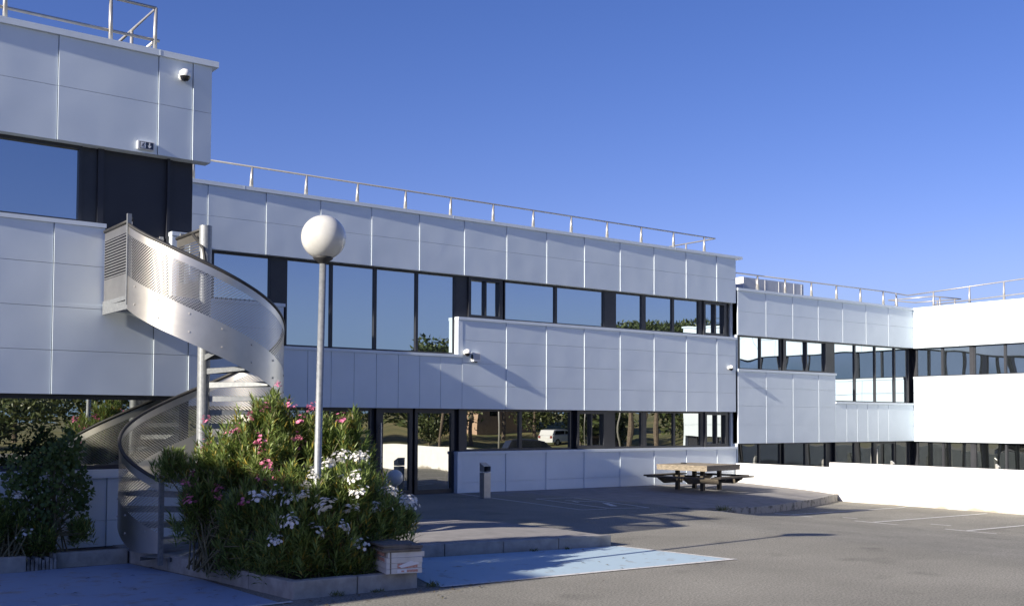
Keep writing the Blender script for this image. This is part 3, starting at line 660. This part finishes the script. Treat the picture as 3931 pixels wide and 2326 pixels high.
MB().box(5.29, 5.505, .0, .004, 6.295, 6.402, ms).build('face', 'sign_blue', xs)
mb = MB().box(5.305, 5.385, .004, .0055, 6.303, 6.394, ms, 0)
mk = lambda pts, n0, n1, mi: mb.prism([(p[0], p[1]) for p in pts], n0, n1, mi, lambda a, b_, c: ms(a, c, b_))
mk([(5.352, 6.378), (5.364, 6.378), (5.364, 6.390), (5.352, 6.390)], .0056, .007, 1)
mk([(5.336, 6.345), (5.350, 6.342), (5.360, 6.374), (5.346, 6.376)], .0056, .007, 1)
mk([(5.346, 6.370), (5.326, 6.362), (5.320, 6.346), (5.328, 6.345), (5.333, 6.356), (5.348, 6.362)], .0056, .007, 1)
mk([(5.358, 6.368), (5.374, 6.358), (5.378, 6.362), (5.360, 6.374)], .0056, .007, 1)
mk([(5.336, 6.347), (5.322, 6.328), (5.310, 6.328), (5.310, 6.320), (5.327, 6.320), (5.345, 6.342)], .0056, .007, 1)
mk([(5.340, 6.345), (5.354, 6.332), (5.350, 6.308), (5.358, 6.308), (5.364, 6.336), (5.350, 6.347)], .0056, .007, 1)
mk([(5.437, 6.395), (5.453, 6.395), (5.453, 6.34), (5.470, 6.354), (5.470, 6.338), (5.445, 6.308), (5.420, 6.338), (5.420, 6.354), (5.437, 6.34)], .004, .0055, 0)
mb.build('pictogram', ['sign_white', 'sign_blue'], xs)
hv = empty('ventilation_unit', (32, 26.8, 6.64), 'long grey rooftop ventilation unit with round fans behind the far parapet', 'ventilation unit')
MB().box(30.42, 33.9, 26.0, 27.8, 6.64, 7.38).build('housing', 'hvac_grey', hv)
mb = MB()
for x in (31.1, 31.6, 32.4, 32.75, 33.3, 33.75): mb.box(x, x+.014, 25.99, 26.0, 6.66, 7.36)
mb.build('seam', 'plastic_white', hv)
MB().box(30.39, 30.42, 26.0, 27.8, 6.64, 7.39).build('end_panel', 'plastic_white', hv)
for x in (31.0, 31.75, 32.5): MB().lathe([(.38, 0), (.38, .03), (.32, .06), (.1, .08), (.001, .085)], (x, 26.7, 7.38), 24).build('fan_cowl', 'plastic_white', hv, smooth=True)

# ------------------------------------------------------------------ picnic table
PT = (24.72, 22.98); RZ = math.atan2(2.17, .45)
pt = empty('picnic_table', (*PT, -.05), 'square weathered wooden picnic table with four benches on the terrace', 'picnic table', None, R(12.0))
pt.rotation_euler.z = R(9)
Z0 = (0, 0, 0)
mb = MB(); W_ = .93
for k in range(9):
    a = -W_+2*W_*k/9; mb.box(a+.006, a+2*W_/9-.006, -W_, W_, .735+random.uniform(-.004, .004), .785, WORLD)
mb.box(-W_+.01, W_-.01, -W_+.01, -W_+.06, .62, .733).box(-W_+.01, W_-.01, W_-.06, W_-.01, .62, .733).box(-W_+.01, -W_+.06, -W_+.06, W_-.06, .62, .733).box(W_-.06, W_-.01, -W_+.06, W_-.06, .62, .733)
mb.build('tabletop', 'wood_old', pt, base=Z0)
for sx in (-1, 1):
    for sy in (-1, 1): MB().box(sx*.46-.055, sx*.46+.055, sy*.46-.055, sy*.46+.055, 0, .62).build('leg', 'wood_dark', pt, base=Z0)
for k in range(4):
    a = math.pi/2*k; ca, sa = math.cos(a), math.sin(a)
    Mq = lambda x, y, z: (x*ca-y*sa, x*sa+y*ca, z)
    MB().box(-.95, .95, 1.08, 1.24, .40, .445, Mq).box(-.95, .95, 1.25, 1.41, .40, .445, Mq).build('bench', 'wood_dark', pt, base=Z0)
    mb = MB()
    for s in (-.46, .46):
        mb.prism([(.35, .22), (1.05, .22), (1.33, .36), (1.33, .398), (.35, .398)], s-.035, s+.035, 0, lambda y, z, x: Mq(x+.075, y, z))
    mb.build('bench_arm', 'wood_dark', pt, base=Z0)
o = MB().lathe([(.09, 0), (.10, .015), (.085, .03), (.001, .03)], (24.66, 23.55, .736), 18)
tag(o.build('ashtray', 'rubber_black'), 'small dark ashtray lying on the picnic table', 'ashtray')

# ------------------------------------------------------------------ tile boxes and sheets on the planter kerb
bx = Vector((6.66, 11.30)); ang = R(-13)
def boxat(name, x0, x1, y0, y1, z0, z1, mats, label, cat, dr=0, group=None, draw=None):
    o = empty(name, (bx.x, bx.y, z0), label, cat, group, ang+dr)
    mb = MB().box(x0, x1, y0, y1, 0, z1-z0); mb.build('carton', mats, o, base=Z0, bevel=.004)
    if draw: draw(o, z1-z0)
    return o
def tape(o, h):
    MB().box(.045, .06, -.004, .55, .004, h+.002).build('tape', 'sheet_edge', o, base=Z0)
def prints(o, h):
    tape(o, h)
    MB().box(.14, .40, -.003, 0, .012, h-.012).build('printed_label', 'paper', o, base=Z0)
    MB().box(.26, .40, -.005, -.003, .016, h-.018).box(.19, .225, -.005, -.003, .02, .04).build('printed_text', 'print_red', o, base=Z0)
def torn(o, h):
    MB().box(.14, .40, -.003, 0, .0, h-.006).build('torn_print', 'print_red', o, base=Z0)
    MB().prism([(.15, .03), (.19, .005), (.40, .04), (.43, .06), (.31, .085)], -.012, -.006, 0, lambda a, b_, c: (a, c, b_)).build('paper_flap', 'paper', o, base=Z0); tape(o, h)
def side_print(o, h):
    tape(o, h); MB().box(-.003, 0, .08, .38, .012, h-.012).build('printed_text', 'print_red', o, base=Z0)
bd = [('bottom white tile carton with printed label, lying on the kerb', prints), ('white tile carton with a torn paper flap, second from the bottom', torn), ('plain white tile carton, third from the bottom of the pile', side_print), ('topmost white tile carton, pushed slightly right, under the sheets', side_print)]
for k, (lb, fn) in enumerate(bd):
    boxat('tile_carton', 0+.02*(k == 3), .46+.03*(k == 3), 0, .55, .212+.066*k, .276+.066*k, 'box_white', lb, 'carton', R((0, 1, -1, .5)[k]), 'stacked tile cartons on the kerb', fn)
for k in range(9):
    o = empty('fibre_sheet', (bx.x, bx.y, .478+.0105*k), ['lowest sheet of the flat pile on the cartons', 'topmost sheet of the flat pile on the cartons, slipped sideways'][k == 8] if k in (0, 8) else 'thin brown sheet inside the flat pile on the cartons', 'sheet', 'flat sheets piled on the tile cartons', ang+R(random.uniform(-2, 2)+(8 if k > 6 else 0)))
    d = random.uniform(-.015, .015); MB().box(-.05+d, .45+d-(.12 if k > 6 else 0), -.015+d, .58, 0, .009).build('sheet', 'sheet_edge', o, base=Z0)
tag(MB().prism([(5.42, 12.93), (5.56, 12.80), (5.62, 12.85), (5.48, 12.99)], .17, .19).build('paper_scrap', 'paper'), 'small white paper scrap on the planter soil', 'litter')

# ------------------------------------------------------------------ foliage
def leaves_mesh(name, P, D, Nn, Ls, Ws, mi, mats, parent, base):
    """lance leaves: base point, direction, normal, length, width (numpy arrays)."""
    n = len(P); D = D/np.linalg.norm(D, axis=1)[:, None]; Sd = np.cross(D, Nn); Sd /= np.linalg.norm(Sd, axis=1)[:, None]+1e-9; Up = np.cross(Sd, D)
    Ls = Ls[:, None]; Ws = Ws[:, None]
    V = np.empty((n, 5, 3)); V[:, 0] = P; V[:, 1] = P+D*Ls*.45+Sd*Ws*.5+Up*Ws*.18; V[:, 2] = P+D*Ls-Up*Ls*.12; V[:, 3] = P+D*Ls*.45-Sd*Ws*.5+Up*Ws*.18; V[:, 4] = P+D*Ls*.5
    V = V.reshape(-1, 3)-np.array(base)
    o5 = (np.arange(n)*5)[:, None]; T = np.array([[0, 1, 4], [1, 2, 4], [0, 4, 3], [4, 2, 3]])
    F_ = (o5[:, None]+T[None]).reshape(-1, 3)
    me = bpy.data.meshes.new(name); me.vertices.add(len(V)); me.vertices.foreach_set('co', V.ravel())
    me.loops.add(F_.size); me.loops.foreach_set('vertex_index', F_.ravel().astype(np.int32)); me.polygons.add(len(F_))
    me.polygons.foreach_set('loop_start', (np.arange(len(F_))*3).astype(np.int32)); me.polygons.foreach_set('loop_total', np.full(len(F_), 3, np.int32))
    for mt in mats: me.materials.append(MAT[mt])
    me.polygons.foreach_set('material_index', np.repeat(mi, 4).astype(np.int32)); me.update(calc_edges=True); me.validate()
    o = bpy.data.objects.new(name, me); col.objects.link(o); o.parent = parent
    return o
def unit(n): v = rng.normal(size=(n, 3)); return v/np.linalg.norm(v, axis=1)[:, None]
def flower_mesh(name, mat, n=9, spread=.07):
    mb = MB()
    for k in range(n):
        c = Vector(rng.normal(size=3)*spread*.5); c.z = abs(c.z); ax = (c+Vector((0, 0, .06))).normalized(); a = ax.orthogonal().normalized(); b_ = ax.cross(a)
        for j in range(5):
            t_ = 2*math.pi*j/5; d = a*math.cos(t_)+b_*math.sin(t_); s = ax.cross(d)
            mb.face([c, c+d*.014+s*.011+ax*.006, c+d*.024+ax*.007, c+d*.014-s*.011+ax*.006])
    me = mb.build(name, mat); dat = me.data; bpy.data.objects.remove(me); return dat
FL = {'pink': [flower_mesh('blossoms', 'petal_pink', 14, .085) for _ in range(3)], 'white': [flower_mesh('blossoms', 'petal_white', 34, .105) for _ in range(3)]}
def oleander(root, label, blobs, nsh, flower, nfl, tipc=.04, mixw=(.52, .36, .07, .05), group='oleander bushes'):
    """blobs: ellipsoids (cx, cy, cz, rx, ry, rz) whose outer shell carries the shoot tips; stems rise from the root."""
    o = empty('oleander_bush', root, label, 'bush', group); root = np.array(root)
    vol = np.array([b_[3]*b_[4]*b_[5] for b_ in blobs])**.72; vol /= vol.sum()
    tips = []; outs = []
    for b_, q in zip(blobs, vol):
        n = int(nsh*q); d = unit(n); d[:, 2] = np.where(d[:, 2] < -.3, -d[:, 2]*.8, d[:, 2])
        rad = rng.uniform(.30, 1.02, n)**.5*rng.uniform(.80, 1.22, n)
        tips.append(np.array(b_[:3])+d*rad[:, None]*np.array(b_[3:])); outs.append(d)
    tips = np.concatenate(tips); outs = np.concatenate(outs)
    ok = tips[:, 2] > .22; tips = tips[ok]; outs = outs[ok]; n = len(tips)
    ax = outs*.42+np.array([0, 0, 1.05])+rng.normal(size=(n, 3))*.22; ax /= np.linalg.norm(ax, axis=1)[:, None]
    P, D, Nn, Ls, Ws, mi = [], [], [], [], [], []
    for w_ in range(9):
        t_ = w_/9.0; back = .30*t_
        base = tips-ax*back
        for j in range(3):
            a = unit(n)*.25; ph = 2*math.pi*(j/3)+w_*.9
            e1_ = np.cross(ax, np.array([.3, .2, 1.0])); e1_ /= np.linalg.norm(e1_, axis=1)[:, None]; e2_ = np.cross(ax, e1_)
            side = e1_*math.cos(ph)+e2_*math.sin(ph)
            spread = .26+.9*t_
            d = ax*(1.0-.35*t_)+side*spread+a
            keep = rng.random(n) < .93
            P.append((base+side*.01)[keep]); D.append(d[keep]); Nn.append((ax+a*.4)[keep]); m_ = keep.sum()
            Ls.append(rng.uniform(.11, .185, m_)*(.75+.25*min(1, t_*3))); Ws.append(rng.uniform(.017, .027, m_))
            c = rng.choice(4, m_, p=mixw); c = np.where((w_ == 0) & (rng.random(m_) < tipc), 3, c); mi.append(c)
    leaves_mesh('foliage', np.concatenate(P), np.concatenate(D), np.concatenate(Nn), np.concatenate(Ls), np.concatenate(Ws), np.concatenate(mi), ['leaf_green', 'leaf_dark', 'leaf_yellow', 'leaf_tip'], o, root)
    mb = MB()
    for i in rng.choice(n, min(n, 95), replace=False):
        p0 = root+np.array([rng.normal()*.16, rng.normal()*.16, 0]); p2 = tips[i]-ax[i]*.1; p1 = (p0+p2)/2+np.array([0, 0, .18])+rng.normal(size=3)*.05
        mb.tube([tuple(p0-root), tuple(p1-root), tuple(p2-root)], [.013, .009, .005], 5)
    mb.build('stems', 'stem', o, base=Z0)
    # flower clusters sit on outer tips
    d_ = tips-np.array([b_[:3] for b_ in blobs]).mean(0)
    order = rng.permutation(n)
    score = outs@np.array([-.45, -.75, .35])
    pick = []
    for i in order:
        if score[i] > .15 and all(np.linalg.norm(tips[i]-tips[j]) > .20 for j in pick): pick.append(i)
        if len(pick) >= nfl: break
    for i in pick:
        q = bpy.data.objects.new('blossoms', FL[flower][rng.integers(3)]); col.objects.link(q); q.parent = o
        q.location = tuple(tips[i]+ax[i]*.07+outs[i]*.06-root); q.rotation_euler = (rng.uniform(-.6, .6), rng.uniform(-.6, .6), rng.uniform(0, 6)); s = rng.uniform(.75, 1.3); q.scale = (s, s, s)
    return o
oleander((6.15, 13.1, .16), 'tall oleander with pink flowers at its top, behind the lamp post', [(6.05, 13.3, 1.45, .75, .55, .85), (6.85, 13.0, 1.35, .55, .5, .85), (6.05, 13.3, 2.05, .3, .28, .40), (6.6, 13.1, 1.9, .35, .3, .32), (5.55, 13.6, 1.4, .42, .4, .6), (7.05, 12.9, 1.95, .18, .18, .28)], 840, 'pink', 22, tipc=.09)
oleander((6.25, 12.0, .16), 'oleander with white flowers, nearest the kerb corner', [(6.1, 11.85, .72, .68, .36, .60), (6.75, 12.1, .74, .62, .42, .6), (5.8, 11.8, .5, .34, .3, .38), (7.25, 12.35, .65, .42, .35, .34), (6.45, 11.95, 1.18, .5, .34, .36), (6.8, 12.35, 1.25, .32, .3, .33), (5.9, 12.3, 1.05, .45, .35, .5), (7.5, 12.3, .75, .2, .2, .16), (6.3, 11.75, .35, .6, .22, .22)], 800, 'white', 34)
oleander((5.3, 13.4, .16), 'low dark oleander with pink flowers beside the foot of the staircase', [(5.2, 13.6, .8, .33, .35, .55), (4.95, 13.95, 1.45, .24, .24, .26), (5.6, 12.8, .75, .42, .45, .6), (5.3, 13.9, 1.25, .28, .3, .38), (5.55, 12.2, .45, .2, .4, .38), (5.35, 13.2, .4, .2, .6, .3), (5.4, 12.6, .4, .18, .5, .25)], 460, 'pink', 13, mixw=(.5, .42, .04, .04))
oleander((3.3, 15.95, .15), 'small dark oleander at the left edge below the vine', [(3.2, 15.95, .62, .42, .25, .42), (3.75, 15.9, .4, .3, .22, .25), (4.35, 15.95, .5, .22, .2, .16)], 150, 'white', 2, mixw=(.35, .6, .02, .03))
# vine-grown shrub
def vine_shrub(root, label, blobs, n):
    o = empty('vine_shrub', root, label, 'shrub'); P = []
    for b_ in blobs:
        k = int(n*b_[6]); d = unit(k); P.append(np.array(b_[:3])+d*(rng.uniform(.2, 1, k)**.45)[:, None]*np.array(b_[3:6]))
    P = np.concatenate(P); k = len(P); ok = P[:, 2] > .2; P = P[ok]; k = len(P)
    D = rng.normal(size=(k, 3))*.6+np.array([0, -.5, -.5]); Nn = rng.normal(size=(k, 3))*.5+np.array([-.1, -.8, .5])
    leaves_mesh('foliage', P, D, Nn, rng.uniform(.05, .085, k), rng.uniform(.05, .08, k), rng.choice(2, k, p=(.6, .4)), ['vine_leaf', 'leaf_dark'], o, root)
    mb = MB()
    for i in rng.choice(k, 60, replace=False):
        p2 = P[i]-np.array(root); mb.tube([(rng.normal()*.15, rng.normal()*.05, 0), tuple(p2*.55+np.array([0, 0, .1])), tuple(p2)], [.012, .008, .004], 5)
    mb.build('stems', 'stem', o, base=Z0)
vine_shrub((3.85, 16.0, .15), 'dark climbing vine shrub against the left block window', [(3.95, 16.1, 1.15, .48, .22, .62, .5), (4.2, 16.15, 1.65, .22, .16, .32, .14), (3.6, 16.05, .75, .45, .22, .55, .3), (4.42, 16.15, 1.05, .13, .12, .38, .08), (3.55, 16.1, 1.3, .3, .18, .3, .1)], 2000)
# weeds along kerbs
def weed(x, y, z, s, label):
    o = empty('weed_tuft', (x, y, z), label, 'weed'); n = int(60*s)
    P = np.array([x, y, z])+rng.normal(size=(n, 3))*np.array([.07*s, .04*s, 0]); D = rng.normal(size=(n, 3))*.6+np.array([0, 0, 1]); D[:, 2] = abs(D[:, 2])
    leaves_mesh('blades', P, D, rng.normal(size=(n, 3)), rng.uniform(.05, .14, n)*s, rng.uniform(.008, .016, n), np.zeros(n, int), ['weed_green'], o, (x, y, z))
weed(7.35, 11.33, .0, .8, 'weed tuft at the planter kerb end beside the blue bay')
weed(6.55, 11.36, .0, .5, 'weed tuft at the kerb foot below the cartons'); weed(6.05, 11.39, .0, .7, 'weed tuft at the kerb foot nearest the planter corner')
weed(20.2, 17.95, lot_z(20.2, 17.95)+.02, 1.5, 'weed tuft growing from the terrace kerb'); weed(10.6, 13.38, .0, .6, 'weed tuft under the island kerb'); weed(11.2, 13.28, .0, .5, 'second weed tuft under the island kerb, nearer its end')

n = 150; lx = rng.uniform(1.5, 12, n); ly = np.where(lx < 5.2, rng.uniform(11.3, 15.5, n), rng.uniform(10.2, 13.6, n))
near = rng.random(n) < .6; lx = np.where(near, 5.2+rng.normal(size=n)*.5+np.where(rng.random(n) < .5, 2.2, 0), lx); ly = np.where(near & (lx > 5.6), 11.15+rng.normal(size=n)*.18, ly)
keep = ~((lx > 5.1) & (ly > 11.35) & (ly < 14.2) & (lx < 8)); lx, ly = lx[keep], ly[keep]; n = len(lx)
lit = leaves_mesh('fallen_leaves', np.stack([lx, ly, np.full(n, .016)], 1), rng.normal(size=(n, 3))*np.array([1, 1, .05]), np.tile([0, 0, 1.0], (n, 1)), rng.uniform(.05, .12, n), rng.uniform(.012, .03, n), rng.choice(2, n), ['leaf_tip', 'soil'], None, (0, 0, 0))
tag(lit, 'dry fallen leaves scattered along the kerb and over the blue bays', 'leaf litter', None, 'stuff')
# ------------------------------------------------------------------ the far side seen in the glass: trees, cars, lamp posts, house
def tree(x, y, h, cr, kind, label, group):
    z = field_z(x, y) if x > 29 and y < 0 else (.02*(-25-y)-.42 if y < -25 else 0)
    o = empty('pine_tree' if kind == 'pine' else ('cypress_tree' if kind == 'cypress' else 'bushy_tree'), (x, y, z), label, 'tree', group)
    mb = MB(); lean = rng.normal(size=2)*.25
    top = (lean[0], lean[1], h*.8); mb.tube([(0, 0, -.2), (lean[0]*.5, lean[1]*.5, h*.4), top], [.2, .15, .09], 8)
    if kind == 'pine':
        for k in range(6):
            a = k*1.05; mb.tube([(lean[0]*.7, lean[1]*.7, h*.6), (lean[0]+cr*.7*math.cos(a), lean[1]+cr*.7*math.sin(a), h*.88)], [.08, .03], 5)
    mb.build('trunk', 'bark', o, base=Z0)
    n = 2200; P = []
    ncl = 16
    for k in range(ncl):
        d = unit(1)[0]
        if kind == 'pine': c = np.array([lean[0]+d[0]*cr*.75, lean[1]+d[1]*cr*.75, h*.88+d[2]*cr*.22]); rr_ = np.array([cr*.38, cr*.38, cr*.22])
        elif kind == 'cypress': c = np.array([d[0]*cr*.3, d[1]*cr*.3, h*(.1+.85*(k/ncl))]); rr_ = np.array([cr*.5*(1.15-k/ncl)]*2+[h*.09])
        else: c = np.array([d[0]*cr*.6, d[1]*cr*.6, h*.55+d[2]*h*.3]); rr_ = np.array([cr*.5, cr*.5, h*.2])
        m_ = n//ncl; P.append(c+unit(m_)*(rng.uniform(.3, 1, m_)**.5)[:, None]*rr_)
    P = np.concatenate(P); m_ = len(P)
    leaves_mesh('crown', P, rng.normal(size=(m_, 3))+np.array([0, 0, .3]), rng.normal(size=(m_, 3)), rng.uniform(.3, .6, m_), rng.uniform(.15, .3, m_), rng.choice(2, m_), ['pine_needles', 'scrub'], o, (0, 0, 0))
    return o
for i, (x, y, h, cr) in enumerate([(50.5, -25.5, 9.6, 3.6), (64.8, -17.8, 11.2, 3.0), (69, -18.5, 11.4, 3.0), (74, -17.5, 11.6, 3.6), (58, -32, 8.2, 3.4), (44, -36, 8, 3.5), (79, -30, 9, 4), (66, -38, 9, 3.6), (36, -42, 8.5, 3.6), (84, -14, 9, 4), (92, -8, 9, 4)]):
    tree(x, y, h, cr, 'pine', 'umbrella pine beyond the car park, mirrored in the windows', 'pines beyond the car park')
for x, y, h in ((61, -20, 7), (68.5, -23, 7.5)): tree(x, y, h, .9, 'cypress', 'narrow dark cypress beyond the car park, mirrored in the windows', 'cypresses beyond the car park')
for x, y, h, cr in [(70, -28, 4.5, 4), (54, -34, 4.5, 4), (77, -22, 4.5, 4), (48, -42, 5, 4.5), (40, -50, 5, 4.5), (30, -44, 5, 4.5), (22, -40, 5.5, 4.5), (14, -38, 5.5, 4.5), (7, -40, 5.5, 4.5), (0, -40, 6, 5), (-8, -42, 6, 5), (18, -50, 7, 5), (86, -22, 5, 4.5), (94, -16, 5, 5), (60, -40, 6, 5), (72, -40, 6, 5), (35, -36, 4.5, 4)]:
    tree(x, y, h, cr, 'bush', 'bushy dark green tree beyond the car park, mirrored in the windows', 'bushy trees beyond the car park')
def car(x, y, z, rz, mat, L_, H_, hood, label, cat='car'):
    o = empty('parked_car', (x, y, z), label, cat, None, rz)
    hl = L_/2; b_ = .86
    pr = [(-hl, .35), (-hl, .85), (-hl+.1, .95), (hl-hood, .95), (hl-.15, .80), (hl, .62), (hl, .33)]
    Mx = lambda a, zz, yy: (a, yy, zz)
    MB().prism(pr, -b_, b_, 0, Mx).build('body', mat, o, base=Z0, bevel=.05)
    cb = [(-hl+.06, .95), (-hl+.32, H_-.04), (-hl+.7, H_), (hl-hood-.75, H_), (hl-hood-.3, H_-.08), (hl-hood+.35, .95)]
    MB().prism(cb, -b_+.09, b_-.09, 0, Mx).build('cabin', mat, o, base=Z0, bevel=.05)
    for s in (-1, 1):
        yy = s*(b_-.085); MB().prism([(-hl+.4, 1.0), (-hl+.5, H_-.12), (-.1, H_-.10), (-.1, 1.0)], min(yy, yy-s*.02), max(yy, yy-s*.02), 0, Mx).prism([(0, 1.0), (0, H_-.10), (hl-hood-.75, H_-.12), (hl-hood+.05, 1.0)], min(yy, yy-s*.02), max(yy, yy-s*.02), 0, Mx).build('side_window', 'car_glass', o, base=Z0)
        for wx in (-hl+.75, hl-.8):
            w_ = MB().tube([(wx, s*(b_-.18), .32), (wx, s*(b_+.02), .32)], .32, 20).build('wheel', 'tyre', o, base=Z0)
            MB().tube([(wx, s*(b_+.02), .32), (wx, s*(b_+.03), .32)], .19, 14).build('rim', 'rail_metal', w_, base=Z0)
        MB().box(hl-.06, hl+.01, s*.62-.17, s*.62+.17, .62, .76).build('headlight', 'plastic_white', o, base=Z0)
        MB().box(-hl-.012, -hl+.02, s*.68-.12, s*.68+.12, .70, .9).build('tail_light', 'lamp_red', o, base=Z0)
car(48, -10.2, field_z(48, -10.2), R(20), 'car_dark', 4.3, 1.5, 1.1, 'dark estate car on the grass across the car park, mirrored in the windows')
car(66.5, -29.6, field_z(66.5, -29.6)-.1, R(-12), 'car_white', 3.8, 1.42, .9, 'small white hatchback on the grass bank, mirrored in the windows')
for x, y in ((44.5, -9.5), (50, -6.5), (58.5, -12), (65, -9)):
    z = field_z(x, y); o = empty('lamp_post', (x, y, z), 'thin grey lamp post on the grass bank, mirrored in the windows', 'lamp post', 'lamp posts on the grass bank')
    MB().tube([(0, 0, -.1), (0, 0, 4.2), (.2, 0, 5.0), (.7, 0, 5.3)], [.07, .05, .045, .04], 8).build('pole', 'rail_metal', o, base=Z0, smooth=True)
    MB().box(.6, 1.05, -.09, .09, 5.26, 5.34).build('lamp_head', 'hvac_grey', o, base=Z0)
hz = field_z(72, -50)
ho = empty('house', (72, -50, hz), 'terracotta house behind the far trees, mirrored in the windows', 'house')
MB().box(-4, 4, -5, 5, -.5, 5).build('wall', 'terracotta', ho, base=Z0)
MB().prism([(-5.4, 5), (0, 6.6), (5.4, 5)], -4.3, 4.3, 0, lambda y, z, x: (x, y, z)).build('roof', 'roof_tile', ho, base=Z0)
for sx in (-2, 2):
    for z in (1.2, 4.0): MB().box(sx-.5, sx+.5, 4.98, 5.03, z, z+1.3).build('window', 'car_glass', ho, base=Z0)
